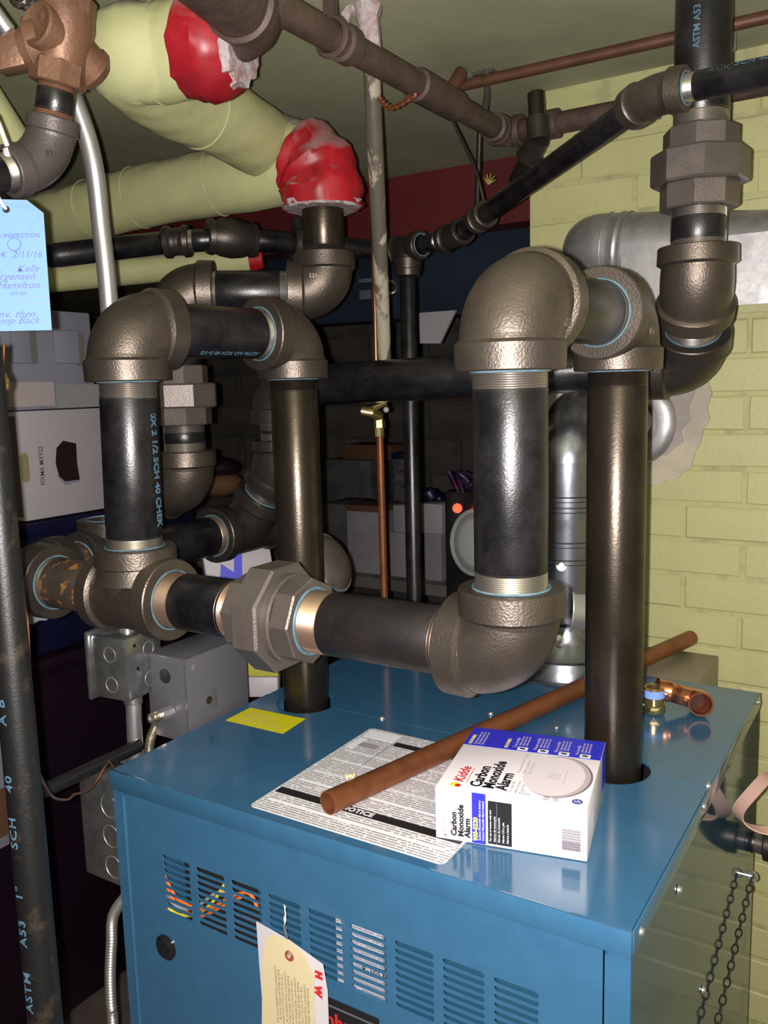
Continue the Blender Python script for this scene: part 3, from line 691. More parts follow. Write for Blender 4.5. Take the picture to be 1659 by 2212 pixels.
pipe(gp, g0+dg*.036, g1-dg*.022, m_black, r=R1, t1=0)
dh = (g2-g1).normalized()
elbow(gp, g1, -dg, dh, m_irond, r=R1, L=.034, cw=.014, cr=.0250, br=.021, seal=(0, 0), name='angled_elbow')
pipe(gp, g1+dh*.034, g2-dh*.042, m_black, r=R1, t0=.01)
tee(gp, g2, -dh, -Z, m_irond, r=R1*1.15, L=.042, cw=.016)
pipe(gp, g2-Z*.042, V((g2.x, g2.y, .02)), m_black, r=R1, name='drop_pipe')
g3 = at(655, 528, 'd', 1.68); g4 = at(500, 515, 'd', 1.62); g5 = at(385, 522, 'd', 1.62); g6 = at(120, 552, 'd', 1.5)
pipe(gp, g2+dh*.042, g3, m_black, r=R1*1.15, t0=.008)
RQ = .0205
d5 = (g4-g3).normalized()
b = B(); b.cyl(g3-d5*.01, g3+d5*.02, .026, 24); collar(b, g3+d5*.022, d5, RQ, .014, .030, .026); b.cyl(g3, g3+V((-.03, .02, .05)), .012, 14); b.obj('side_tee', m_irond, gp)
pipe(gp, g3+d5*.022, g4-d5*.035, m_black, r=RQ)
b = B(); b.lathe([(-.048, .023), (-.046, .031), (-.036, .033), (-.034, .029), (-.02, .034), (0, .0365), (.02, .034), (.034, .029), (.036, .033), (.046, .031), (.048, .023)], g4, d5, 32); b.obj('swivel_body', m_irond, gp)
d6 = (g5-g4).normalized()
pipe(gp, g4+d6*.045, g5-d6*.02, m_black, r=RQ, t1=.008)
b = B(); collar(b, g5-d6*.022, -d6, RQ, .012, .029, .025); b.cyl(g5-d6*.01, g5+d6*.016, .025, 24); collar(b, g5+d6*.026, d6, RQ, .012, .029, .025); b.obj('coupling', m_irond, gp)
pipe(gp, g5+d6*.026, g6, m_black, r=RQ, t0=.006)

# ================================================================= TOP LEFT VALVE AND TAG
vl = thing('brass_gas_valve', 'brown brass pipe valve body at the top left above a grey elbow', 'valve', at(110, 340, 'd', 1.0))
ce = at(103, 357, 'd', 1.0); ux = (at(118, 230, 'd', .985)-ce).normalized()
dl = (at(-20, 378, 'd', .95)-ce).normalized()
elbow(vl, ce, ux, dl, mat('grey_iron', (.105, .088, .085), .45, .45, (.08, .068, .065), 12, .3, 400), r=.0215, L=.052, cw=.017, cr=.0285, br=.0265, seal=(0, 0))
pipe(vl, ce+dl*.052, ce+dl*.2, m_black, r=.0210, t0=.009)
pipe(vl, ce+ux*.052, ce+ux*.088, m_black, r=.0210, t0=.005, t1=.006, name='short_nipple', mt=m_bronze)
b = B(); hexr(b, ce, ux, .086, .112, .031, 8, .2); b.lathe([(.11, .029), (.13, .031), (.15, .033), (.165, .031)], ce, ux, 24); hexr(b, ce, ux, .160, .182, .0315, 8, .2)
b.obj('valve_body', m_bronze, vl)
cv = ce+ux*.135
sd = (at(195, 150, 'd', 1.0)-cv).normalized()
b = B(); b.lathe([(.02, .024), (.035, .024), (.037, .026), (.044, .026), (.053, .018), (.055, 0)], cv, sd, 24); b.obj('side_plug', m_bronze, vl)
fd = (-FW*.9-RT*.45).normalized()
b = B(); b.lathe([(.015, .026), (.036, .024), (.038, .021), (.033, .012), (.033, 0)], cv, fd, 24); b.obj('front_port', m_bronze, vl)
ld = (at(10, 115, 'd', .97)-cv).normalized()
b = B(); b.lathe([(.02, .030), (.034, .030), (.036, .022), (.046, .020)], cv, ld, 24); b.obj('left_flange', m_bronze, vl)
b = B(); u3 = mtx(cv+ld*.06, ld, ux); b.box((-.016, -.020, -.016), (.018, .018, .016), .002, u3); b.obj('square_head', m_bronze, vl)
pipe(vl, ce+ux*.182, ce+ux*.30, m_oldpipe, r=.0205, t0=.016, mt=m_rusty)
b = B(); q = at(75, 20, 'd', .97)
for i in range(4): b.sweep(bez([at(20+i*18, -15, 'd', .95), at(40+i*16, 12+6*i, 'd', .95), at(80+i*9, -18, 'd', .95)], 4), .004, 6)
b.obj('dark_linkage', m_irond, vl)
ln = thing('left_conduit_stub', 'short shiny grey conduit slanting down at the top left corner', 'conduit', at(-5, 40, 'd', .9))
B().cyl(at(-45, -20, 'd', .9), at(18, 68, 'd', .92), .0085, 20).obj('conduit', m_emt, ln)

bt = thing('inspection_tag', 'blue inspection tag with handwriting hanging at the left edge', 'tag', at(50, 440, 'd', .84))
c = [at(-85, 428, 'd', .83), at(58, 432, 'd', .84), at(94, 460, 'd', .84), at(112, 713, 'd', .84), at(-78, 717, 'd', .83)]
xd = (c[3]-c[4]).normalized(); yd = (c[2]-c[3]).normalized(); nd = xd.cross(yd).normalized()
B().slab([p-nd*.0006 for p in c], nd*.0006).obj('tag_card', m_bluetag, bt)
def tp(px, py): return at(px, py, 'd', .8385) + nd*.0004
tb = c[4]; off = nd*.0005
def onp(px, py):
    d = at(px, py, 'd', 1)-O; t = (tb-O).dot(nd)/d.dot(nd); return O+d*t+off
text(bt, 'tag_lettering', 'BOILER INSPECTION', .0058, mtx(onp(87, 509), xd, yd), m_inkv, 'RIGHT', space=1.05)
text(bt, 'tag_lettering', 'OK  2/11/16', .0090, mtx(onp(90, 550), xd, yd), m_inkv, 'RIGHT', shear=.3, bold=-.0001)
text(bt, 'tag_lettering', 'LOT NO.', .0042, mtx(onp(60, 634), xd, yd), m_inkv, 'RIGHT')
b = B(); b.torus(onp(31, 528), nd, .0062, .0003, 24, 5); b.obj('stamp', m_inkv, bt)
for i, (y, s_) in enumerate(((580, 'Kelly'), (597, 'Jorgensen'), (616, 'Hamilton'), (678, 'inv. then'), (692, 'Clamp Back'))):
    text(bt, 'tag_handwriting', s_, .0095, mtx(onp(84-9*(i % 2), y), xd, yd), m_inkv, 'RIGHT', shear=.45, bold=-.0001, sx=1.1)
b = B()
for y in (585, 601, 620, 641, 657, 680, 697):
    p0, p1 = onp(-60, y), onp(104, y-1); b.sweep([p0, p1], .00012, 4)
b.obj('ruled_line', m_inkg, bt)
b = B(); b.lathe([(0, .0034), (.0004, .0034), (.0004, 0)], onp(14, 453)+nd*.0001, nd, 16); b.obj('tag_hole', m_rubber, bt)
B().sweep(bez([onp(14, 453)+nd*.001, onp(4, 437)+nd*.004, at(-12, 400, 'd', .86), at(-18, 330, 'd', .93)], 6), .0016, 8).obj('tag_string', m_string, bt)
zt_ = thing('white_cable_tie', 'white plastic tie loop at left edge above the blue tag', 'cable tie', at(10, 330, 'd', .95))
B().sweep(bez([at(-10, 250, 'd', .95), at(6, 290, 'd', .95), at(18, 330, 'd', .95), at(0, 350, 'd', .95)], 6), .0028, 8).box(at(16, 328, 'd', .95)-V((.004, .003, .004)), at(16, 328, 'd', .95)+V((.004, .003, .004)), .001).obj('tie_loop', m_string, zt_)

# ================================================================= FAR LEFT BLACK PIPE
fl = thing('stencilled_black_pipe', 'upright black pipe with light blue stencilled letters at left edge', 'pipe', (.19, -.25, 0))
p0, p1 = at(-37, 750, 'd', .815), at(100, 2230, 'd', .875)
dv = (p1-p0).normalized(); pe = p0+dv*(p0.z/-dv.z)
B().sweep([p0-dv*(CZ-p0.z)/-dv.z*-1 if False else p0-dv*.0, pe], .0168, 28).obj('pipe', mat('flat_black_pipe', (.006, .006, .0065), .42, 0, (.030, .022, .014), 40, .15, 400, spec=.45, contrast=(.55, .68)), fl)
fd_ = (O-p0); fdir = V((fd_.x, fd_.y, 0)).normalized()
sdir = (fdir*.75 - RT*.62)
lp = at(82, 2212, 'd', .87)
for s_, py in (('ASTM', 2185), ('A53', 2035), ('1"', 1930), ('SCH', 1815), ('40', 1690), ('A B', 1545)):
    q = at(70, py, 'd', .86); t = (q-p0).dot(dv); base = p0+dv*t
    text(fl, 'pipe_lettering', s_, .0125, None, m_stencil, cyl=(base, -dv, .0170, sdir), bold=.0002, sx=1.25, space=1.15)
cw_ = thing('copper_wire', 'thin bare copper wire hanging beside the stencilled black pipe', 'wire', at(115, 1722, 'd', .95))
wp = [(8, 745), (5, 850), (12, 930), (28, 1060), (40, 1180), (52, 1300), (60, 1360), (64, 1480), (62, 1560), (75, 1620), (84, 1668), (112, 1720), (145, 1727), (160, 1716), (175, 1712), (200, 1698), (233, 1647), (246, 1662)]
B().sweep(bez([at(x, y, 'd', .86+.0003*max(0, y-1500)+(.25*max(0, x-84)/160)) for x, y in wp], 5), .0016, 8).obj('wire', m_copbr, cw_)
bc = thing('brass_cap_fitting', 'small brass fitting on the copper wire at the far left edge', 'fitting', at(0, 850, 'd', .9))
B().ball(at(2, 828, 'd', .9), .009, 14, (1, 1, 1.5)).obj('fitting_body', m_brass, bc)

# ================================================================= CONDUITS AND BOXES, LEFT OF BOILER
em = thing('bent_conduit', 'shiny steel conduit dropping from the ceiling behind left elbows to junction box', 'conduit', at(290, 1640, 'd', 1.33))
B().sweep(bez([at(150, 190, 'd', 1.13), at(172, 248, 'd', 1.14), at(192, 310, 'd', 1.15), at(206, 380, 'd', 1.16), at(217, 480, 'd', 1.18), at(235, 650, 'd', 1.20), at(258, 1000, 'd', 1.26), at(276, 1375, 'd', 1.33)], 8), .0125, 24).obj('conduit', m_emt, em)
b = B(); b.sweep([at(287, 1488, 'd', 1.33), at(294, 1650, 'd', 1.34), at(296, 1700, 'd', 1.345)], .0120, 24); b.obj('conduit', m_emt, em)
b = B(); b.cyl(at(287, 1488, 'd', 1.33), at(288, 1520, 'd', 1.33), .0145, 16, .001); b.obj('conduit_connector', m_boxst, em)
jb = thing('square_junction_box', 'square galvanised junction box with round knockouts under the left header tee', 'electrical box', at(275, 1440, 'd', 1.33))
jc = at(276, 1428, 'd', 1.34)
xa = V((.30, -.95, 0)).normalized(); xb = V((.95, .30, 0)).normalized()
# front-left face with open frame + right-hand face
yaw = -.05
mj = Matrix.Translation(jc) @ Matrix.Rotation(.10, 4, 'Z')
b = B(); b.box((-.036, -.040, -.050), (.036, .040, .050), .007, mj); b.obj('box_body', m_boxst, jb)
b = B(); b.box((-.044, -.044, -.054), (-.036, .046, .054), .003, mj); b.obj('box_cover', m_boxst, jb)
for z in (-.025, .022):
    B().torus(mj @ V((.003, -.0400, z)), mj.to_3x3() @ V((0, 1, 0)), .0115, .0008, 24, 6).obj('knockout_ring', m_galv, jb)
    B().torus(mj @ V((.0360, .008, z)), mj.to_3x3() @ V((1, 0, 0)), .0115, .0008, 24, 6).obj('knockout_ring', m_galv, jb)
b = B()
for p in ((.0361, -.022, .035), (.0361, .030, .010), (.0361, -.018, -.002)): b.lathe([(0, .003), (.0008, .003), (.0008, 0)], mj @ V(p), mj.to_3x3() @ V((1, 0, 0)), 10)
b.obj('screw_hole', m_rubber, jb)

gb = thing('grey_control_box', 'grey metal control box behind the yellow sticker with flexible conduit', 'control box', (-.06, .21, .93))
g0_, g1_ = at(415, 1425, 'x', -.012), at(530, 1388, 'x', -.012)
zb, zt2 = 1.0, 1.108
y0b, y1b = .155, .285
B().box((-.095, y0b, .975), (-.012, y1b, zt2), .003).obj('box_body', m_grey, gb)
B().box((-.014, y0b-.002, .973), (-.006, y1b+.002, zt2+.002), .002).obj('box_cover', m_grey, gb)
b = B()
for y, z in ((y0b+.012, zt2-.014), (y1b-.012, zt2-.014), ): b.lathe([(0, .0042), (.0022, .0038), (.003, 0)], (-.006, y, z), X, 12)
b.obj('cover_screw', m_emt, gb)
b = B(); b.box((-.0062, y0b+.022, 1.018), (-.0052, y0b+.058, 1.048), .0004); b.obj('switch_plate', m_grey, gb)
b = B(); b.lathe([(0, .0062), (.0006, .0062), (.0006, 0)], (-.0050, y0b+.040, 1.033), X, 16); b.obj('switch_hole', m_rubber, gb)
b = B(); b.lathe([(0, .0115), (.0008, .0115), (.0008, 0)], (-.055, y0b, 1.076), -Y, 20); b.obj('knockout_hole', m_rubber, gb)
fx = thing('flexible_conduit', 'short armoured flexible conduit curving down from the grey control box', 'conduit', at(325, 1620, 'd', 1.37))
pth = bez([V((-.045, y0b-.002, 1.022)), V((-.050, y0b-.035, 1.022)), at(345, 1550, 'd', 1.35), at(327, 1590, 'd', 1.355), at(322, 1630, 'd', 1.36), at(330, 1690, 'd', 1.37)], 22)
def armour(path, r, name, root, m, step=2):
    # resample with ribs
    out = []; R = []
    for i, p in enumerate(path): out.append(p); R.append(r*(1.0 if i % step else .80))
    return B().sweep(out, R, 14).obj(name, m, root, 60)
armour(pth, .0078, 'armour_sleeve', fx, m_brass if False else mat('armour_steel', (.55, .50, .38), .3, .9))
B().cyl((-.045, y0b-.001, 1.022), (-.046, y0b-.022, 1.022), .0095, 8).obj('conduit_connector', m_emt, fx)

sb = thing('deep_junction_box', 'galvanised box with three knockouts fixed to the boiler front left corner', 'electrical box', (-.05, .02, .81))
B().box((-.098, .018, .812), (-.004, .075, .963), .002).obj('box_body', m_boxst, sb)
B().box((-.004-.008, .010, .806), (-.0015, .080, .960), .001).obj('box_flange', m_emt, sb)
for z in (.930, .885, .838): B().torus((-.036, .0180, z), Y, .0165, .0008, 28, 6).obj('knockout_ring', m_galv, sb)
B().box((-.078, .0165, .945), (-.010, .019, .967)).obj('box_tab', m_boxst, sb)
f2 = thing('armoured_cable', 'silver armoured cable running down beside the boiler front left edge', 'cable', (-.02, .04, .3))
zz = .806; pth = []
base = [at(250, 1925, 'y', .04), at(253, 1975, 'y', .04), at(247, 2040, 'y', .04), at(244, 2110, 'y', .04), at(246, 2170, 'y', .04), at(250, 2240, 'y', .04), at(252, 2600, 'y', .04)]
base = [V((-.0145, .04, .808))]+[V((p.x-.006, p.y, p.z)) for p in base[1:]]
tot = bez(base, 30)
res = [tot[0]]; acc = 0
for i in range(1, len(tot)):
    seg = (tot[i]-tot[i-1]); L = seg.length; t = 0
    while acc + (L-t) >= .0026:
        t += .0026-acc; res.append(tot[i-1]+seg*(t/L)); acc = 0
    acc += L-t
armour(res, .0085, 'armour_sleeve', f2, mat('armour_grey', (.55, .53, .50), .33, .85))

# wires on the left of boiler top
ls = thing('pipe_behind_boiler_edge', 'dark slanting pipe along the left side of the boiler top', 'pipe', at(200, 1640, 'd', 1.5))
B().cyl(at(60, 1725, 'x', -.06), at(300, 1610, 'x', -.06), .010, 16).obj('pipe', m_rubber, ls)
B().ball(at(266, 1637, 'd', 1.36), .009, 12).obj('bright_fitting', m_emt, ls)

# ================================================================= TAGS ON BOILER FRONT
tg = thing('paper_tags', 'white and manila instruction tags wired to the boiler front louvres', 'tags', (.32, -.03, .70))
def fr(px, py, y): return at(px, py, 'y', y)
wt = [fr(554, 1990, -.022), fr(625, 2030, -.030), fr(698, 2083, -.036), fr(708, 2140, -.036), fr(712, 2260, -.034), fr(575, 2260, -.026), fr(562, 2100, -.024)]
B().slab(wt, (0, -.0006, 0)).obj('white_tag', mat('tag_white', (.62, .58, .62), .6), tg)
mt_ = [fr(583, 2020, -.034), fr(593, 2012, -.034), fr(630, 2027, -.036), fr(662, 2062, -.038), fr(678, 2100, -.039), fr(683, 2260, -.038), fr(574, 2260, -.033), fr(576, 2060, -.033)]
mt_ = [V((p.x, -.040, p.z)) for p in mt_]
B().slab(mt_, (0, -.0008, 0)).obj('manila_tag', m_manilap, tg)
b = B(); q = fr(625, 2065, -.0412); b.lathe([(0, .0065), (.0008, .0060), (.0008, .0025)], q, -Y, 20); b.obj('tag_eyelet', mat('eyelet', (.28, .06, .05), .5), tg)
b = B(); b.sweep(bez([fr(614, 1955, -.004), fr(617, 1985, -.012), fr(614, 2005, -.02), fr(622, 2040, -.036), fr(627, 2068, -.044)], 5), .0011, 6); b.sweep(bez([fr(617, 1957, -.004), fr(614, 1990, -.010), fr(618, 2010, -.02), fr(624, 2062, -.044)], 5), .0009, 6); b.obj('tag_wire', m_emt, tg)
for i in range(11):
    q = fr(594+i*7, 2085+i*4.5+(i % 3)*5, -.0412)
    text(tg, 'tag_lettering', ['CONFORMITY REQUIREMENTS OF THE', 'BOILER PRESSURE PIPING MUST BE', 'THE VALVE INSTALLATION WITH ALL'][i % 3], .0042, mtx((q.x, -.0410, q.z), (0, 0, -1), (1, 0, 0)), m_ink if False else mat('tag_ink', (.22, .17, .09), .6) if i == 0 else bpy.data.materials['tag_ink'])
for s_, px, py in (('M', 568, 2040), ('H', 684, 2110), ('W', 683, 2145)):
    q = fr(px, py, -.0405)
    text(tg, 'tag_lettering', s_, .012, mtx((q.x, -.0372 if px > 600 else -.0245, q.z), (0, 0, -1), (1, 0, 0)), m_inkr, 'CENTER', bold=.0012)

# ================================================================= CARBON MONOXIDE ALARM BOX
bw, bdp, bh = .167, .176, .061
ang = math.atan2(.034, .164)
cbx = thing('alarm_carton', 'white and blue carbon monoxide alarm carton lying on the boiler top', 'carton', mtx=Matrix.Translation(V((.468, .056, 1.0018))) @ Matrix.Rotation(ang, 4, 'Z'))
def lb_(name, m, *a, **k):
    b = B(); b.box(*a, **k); return b.obj(name, m, cbx, local=True)
lb_('carton_body', m_whitebox, (0, 0, .0), (bw, bdp, bh), bev=.001)
e = .0002
lb_('blue_panel', m_inkb, (.0005, .120, bh-.0002), (bw-.0005, bdp-.0005, bh+e))
lb_('blue_panel', m_inkb, (bw-.0002, .135, .012), (bw+e, bdp-.001, bh-.001))
lb_('blue_stripe', m_inkb, (.0420, -e, .001), (.0575, .0002, bh-.001))
lb_('black_panel', m_ink, (.0600, -e, .003), (.0865, .0002, bh-.008))
IW = WORLD[cbx.name]
def bt_(name, s_, size, o, xd_, yd_, m, **k):
    mm = IW @ mtx(o, xd_, yd_); return text(cbx, name, s_, size, mm, m, **k)
T = lambda x, y: (x, y, bh+.0004)
# top face: lettering reads towards the back, i.e. along +y
for i, (s_, x) in enumerate((('Carbon', .043), ('Monoxide', .0575), ('Alarm', .072))):
    bt_('carton_lettering', s_, .0185, T(x, .012), (0, 1, 0), (-1, 0, 0), m_ink, bold=.0006, sx=.95)
bt_('carton_lettering', 'Kidde', .017, T(.022, .018), (0, 1, 0), (-1, 0, 0), m_inkr, bold=.0003, shear=.2)
b = B(); b.ball(IW @ V((.020, .011, bh)), .0055, 14, (1, 1, .08)); b.obj('logo_flame', m_inky, cbx)
b = B(); b.ball(IW @ V((.0235, .0095, bh+.0002)), .0038, 14, (1, 1, .1)); b.obj('logo_flame', m_inkr, cbx)
lb_('logo_rule', m_inkr, (.0305, .018, bh), (.0312, .058, bh+e))
for i in range(3): bt_('carton_lettering', ['Protection from CO gas', 'Battery operated', 'Easy installation'][i], .0052, T(.082+i*.006, .060), (0, 1, 0), (-1, 0, 0), m_inkg)
for i in range(3): bt_('carton_lettering', ['Ten year life', 'with warranty', 'Model 900'][i], .0055, T(.082+i*.006, .009), (0, 1, 0), (-1, 0, 0), m_inkg)
# picture of round alarm
b = B(); N_ = 48
cx_, cy_ = .128, .064
def disc(rx, ry, cx_, cy_, z, m, name):
    b = B(); b.add([V((cx_+rx*math.cos(2*PI*i/N_), cy_+ry*math.sin(2*PI*i/N_), z)) for i in range(N_)], [tuple(range(N_))]); return b.obj(name, m, cbx, local=True, flat=True)
disc(.0385, .053, .1260, cy_, bh+.00030, mat('print_shadow', (.20, .15, .18), .5), 'printed_alarm')
disc(.0370, .0520, .1250, cy_-.0, bh+.00036, mat('print_mid', (.50, .42, .46), .5), 'printed_alarm')
disc(.0345, .0500, .1215, cy_-.0, bh+.00042, mat('print_light', (.74, .66, .70), .5), 'printed_alarm')
for i in range(5): lb_('printed_grille', m_inkg, (.116+i*.003, .055, bh+.0004), (.1165+i*.003, .070, bh+.0005))
lb_('printed_grille', m_inkg, (.134, .045, bh+.0004), (.1345, .080, bh+.0005))
bt_('carton_lettering', 'UL', .008, T(.096, .010), (1, 0, 0), (0, 1, 0), m_inkg)
b = B(); b.torus(IW @ V((.093, .014, bh+.0003)), (0, 0, 1), .0055, .0004, 24, 4); b.obj('seal_mark', m_inkg, cbx)
b = B(); b.lathe([(0, .0058), (.0003, .0058), (.0003, 0)], IW @ V((.155, .010, bh)), (0, 0, 1), 24); b.obj('round_seal', m_inkv, cbx)
bt_('carton_lettering', 'UL', .006, (.1515, .010, bh+.0006), (1, 0, 0), (0, 1, 0), m_inkw)
for x in (.119, .129): 
    for i in range(3): lb_('printed_text', m_inkg, (x, .004+i*.003, bh), (x+.007, .0055+i*.003, bh+e))
# four small pictures on blue band
for i, x in enumerate((.063, .088, .113, .138)):
    lb_('printed_picture', m_inkw, (x+.004, .122, bh), (x+.0165, .131, bh+.0005))
    b = B(); b.ball(IW @ V((x+.010, .1265, bh+.0004)), .0034, 10, (1.3, .7, .1)); b.obj('printed_icon', m_ink, cbx)
    bt_('carton_lettering', ['Test', 'Mount', 'Hear', 'Act'][i]+' weekly', .0062, T(x, .128), (0, 1, 0), (-1, 0, 0), m_inkg)
    for k in range(3): bt_('carton_lettering', 'alarm note text', .0045, T(x+.005+k*.004, .136), (0, 1, 0), (-1, 0, 0), m_inkg)
for x in (.008, .053): bt_('carton_lettering', 'FEATURES', .0062, T(x, .124), (0, 1, 0), (-1, 0, 0), m_inky)
for k in range(3): bt_('carton_lettering', 'The battery unit text', .0046, T(.014+k*.0045, .124), (0, 1, 0), (-1, 0, 0), m_inkg)
# front face: text reads upward
Fp = lambda x, z: (x, -.0006, z)
for s_, x, sz in (('Carbon', .0215, .0092), ('Monoxide', .0295, .0092), ('Alarm', .037, .0092)):
    bt_('carton_lettering', s_, sz, Fp(x, .006), (0, 0, 1), (-1, 0, 0), m_ink, bold=.0004)
bt_('carton_lettering', 'Kidde', .008, Fp(.010, .008), (0, 0, 1), (-1, 0, 0), m_inkg)
lb_('logo_flame', m_inkr, (.010, -.0004, .004), (.012, 0, .006))
bt_('carton_lettering', '900-0220', .0072, Fp(.0462, .004), (0, 0, 1), (-1, 0, 0), m_inky, bold=.0003)
for k in range(2): bt_('carton_lettering', 'Carbon Monoxide Alarm battery', .0035, Fp(.0508+k*.0038, .005), (0, 0, 1), (-1, 0, 0), m_inkw)
for k in range(5): bt_('carton_lettering', ['For use in homes only and', 'Alarme de monoxyde', 'Alarma de monoxido', 'Alarme CO a pile', 'Alarma a bateria'][k], .0034, Fp(.0628+k*.0048, .006), (0, 0, 1), (-1, 0, 0), m_inkw)
lb_('panel_rule', m_inkg, (.0697, -.0005, .003), (.0700, 0, bh-.010))
zz_ = .010
for i in range(17):
    wd = [.0005, .0010, .0006, .0009][i % 4]*(1.25 if i < 7 else .8)
    lb_('barcode_bar', m_inkd, (.1405, -.0004, zz_), (.160, 0, zz_+wd)); zz_ += wd + (.0005 if i < 7 else .0009)
b = B()
for k in range(4): bt_('carton_lettering', 'battery operated alarm', .0045, (bw+.0006, .03+k*.006, .012), (0, 0, 1), (0, -1, 0), m_inkg)

# ================================================================= COPPER TUBE, FITTINGS
ct = thing('copper_tube', 'long dull copper tube lying across the boiler top and notice label', 'tube', (.45, .45, 1.0))
q0 = at(708, 1735, 'z', 1.0165); q1 = at(1492, 1378, 'z', 1.0165); dq = (q1-q0).normalized()
b = B(); Lq = (q1-q0).length; b.lathe([(0, .0126), (0, .0143), (Lq, .0143), (Lq, .0126), (Lq-.05, .0126), (.05, .0126), (0, .0126)], q0, dq, 32); b.obj('tube_wall', m_copper, ct)
b = B(); q = q0.lerp(q1, .055)+V((-.012, 0, .0145))
for i in range(6): b.ball(q+V((random.uniform(-.005, .005), random.uniform(-.004, .006), random.uniform(-.002, .002))), .003, 8)
b.obj('sealant_crumb', m_manilap, ct)
bf = thing('brass_copper_fitting', 'brass adapter wrapped in blue tape with bright copper elbow on boiler top', 'pipe fitting', at(1412, 1535, 'z', 1.0))
q = at(1412, 1538, 'z', 1.0015)
b = B(); b.lathe([(0, 0), (0, .016), (.002, .0175), (.012, .0175), (.014, .0150), (.022, .0150)], q, Z, 8); b.lathe([(.014, .0155), (.026, .0155)], q, Z, 28); b.lathe([(.036, .0155), (.040, .0150), (.040, .012), (.03, .012)], q, Z, 28); b.obj('brass_adapter', m_brass, bf)
b = B(); b.lathe([(.0245, .0152), (.0255, .0164), (.036, .0164), (.037, .0152)], q, Z, 28); b.obj('blue_tape', m_tape, bf)
f0 = at(1434, 1488, 'd', pr_d := (q-O).dot(FW)-.004) if False else at(1434, 1490, 'd', (q-O).dot(FW))
f1 = at(1512, 1519, 'z', 1.021)
out = (O-f1); out = V((out.x, out.y, 0)).normalized(); out = (out*.97+V((.20, 0, .12))).normalized()
Ce = f1-out*.020
b = B(); b.lathe([(-.012, .0150), (.004, .0150), (.006, .0165), (.010, .0165), (.012, .0150), (.022, .0150)], f0, (Ce-f0), 28)
b.sweep([f0+(Ce-f0)*.2]+arc(Ce, (f0-Ce), out, .018)+[Ce+out*.020], .0150, 28, caps=False)
b.lathe([(.008, .0152), (.010, .0186), (.027, .0188), (.028, .0182), (.028, .0158), (.0, .0150), (-.012, .0148)], Ce, out, 32); b.obj('copper_elbow', m_copbr, bf)
b = B(); b.lathe([(.001, .0150), (.001, 0)], Ce, out, 24); b.obj('bore_shade_disc', mat('copper_bore_shade', (.035, .007, .004), .6, .3), bf)  # dark disc across the open bore; the shade inside is in its colour

# ================================================================= FLUE AND VENT DAMPER
vd = thing('vent_duct', 'fat galvanised horizontal duct along the green brick wall at right', 'duct', (.6, .83, 1.66))
RD = .0615
da = V((.43, .84, at(1345, 537, 'y', .84).z)); db = V((.70, .84, at(1659, 542, 'y', .84).z)); dz = (db-da).normalized()
b = B(); b.lathe([(-.01, RD), (0, RD+.001), (.003, RD+.003), (.006, RD+.001), (.012, RD+.001), (.015, RD+.003), (.018, RD), (1.2, RD)], da, dz, 48); b.obj('duct_section', m_galv, vd)
ce_ = da-dz*.02
b = B(); b.sweep([da]+arc(ce_-dz*.035, dz, Y, .035)+[ce_-dz*.035+Y*.12], RD-.0005, 48); b.torus(ce_, dz, RD, .0015, 48, 6); b.obj('duct_elbow', m_galv, vd)
B().box(da+dz*.02+V((0, -RD-.001, -.004)), da+dz*1.1+V((0, -RD+.002, -.002))).obj('duct_seam', m_galv, vd)

fe = thing('flue_pipe', 'galvanised upright flue with vent damper rising from boiler back to brick wall', 'flue', (.39, .78, 1.0))
fx_, fy_, RF = .385, .70, .062
b = B(); b.lathe([(1.06, RF), (1.195, RF), (1.197, RF+.003), (1.203, RF+.003), (1.205, RF), (1.225, RF), (1.227, RF+.003), (1.233, RF+.003), (1.235, RF), (1.285, RF), (1.287, RF+.003), (1.293, RF+.003), (1.295, RF), (1.303, RF), (1.305, RF+.003), (1.311, RF+.003), (1.313, RF), (1.37, RF)], (fx_, fy_, 0), Z, 48)
b.obj('flue_section', m_flue, fe)
b = B(); b.sweep([V((fx_, fy_, 1.36))]+arc(V((fx_, fy_, 1.44)), -Z, V((.12, .9, -.03)), .085)+[V((.412, .945, 1.425))], RF, 48); b.obj('flue_elbow', m_flue, fe)
b = B(); fc = V((.438, WY-.012, 1.425)); b.lathe([(0, .080), (.004, .083), (.010, .079), (.016, .066), (.016, .05)], fc, (-.1, -1, 0), 48); b.obj('wall_collar', m_galv, fe)
b = B(); b.lathe([(1.0, .098), (1.004, .098), (1.02, .090), (1.03, .086), (1.035, .088), (1.045, .078), (1.06, .07), (1.065, .066), (1.09, .063)], (fx_, fy_-.01, 0), Z, 48); b.obj('draft_hood_flare', m_flue, fe)
b = B(); b.slab([V((fx_+x, fy_-.02+y, 1.001)) for x, y in ((-.10, -.07), (-.07, -.10), (.06, -.10), (.09, -.07), (.09, .02), (-.10, .02))], (0, 0, .003)); b.obj('hood_base_plate', m_flue, fe)
vm = at(1215, 1308, 'd', 1.50)
nf = (O-vm).normalized()
b = B(); b.lathe([(-.05, .050), (0, .050), (.004, .047), (.005, 0)], vm, V((.35, -.9, .1)), 36); b.obj('damper_motor', m_rubber, fe)
vc = at(1235, 1315, 'd', 1.53)
b = B(); b.lathe([(-.02, .060), (-.02, .063), (.02, .063), (.02, .060)], vc, V((-.75, -.62, .12)), 48); b.torus(vc+V((-.75, -.62, .12)).normalized()*.02, V((-.75, -.62, .12)), .063, .002, 40, 6); b.obj('clamp_band', m_emt, fe)
for q in ((1213, 1222), (1207, 1384)):
    b = B(); p = at(*q, 'd', 1.47); b.lathe([(-.012, .010), (-.004, .010), (0, .0095), (.001, .005), (.008, .005), (.009, 0)], p, nf, 14); b.obj('clamp_bolt', m_emt, fe)
cbz = thing('rear_flue_box', 'dull beige metal box behind the boiler against the green brick wall', 'metal box', (.48, .8, 0))
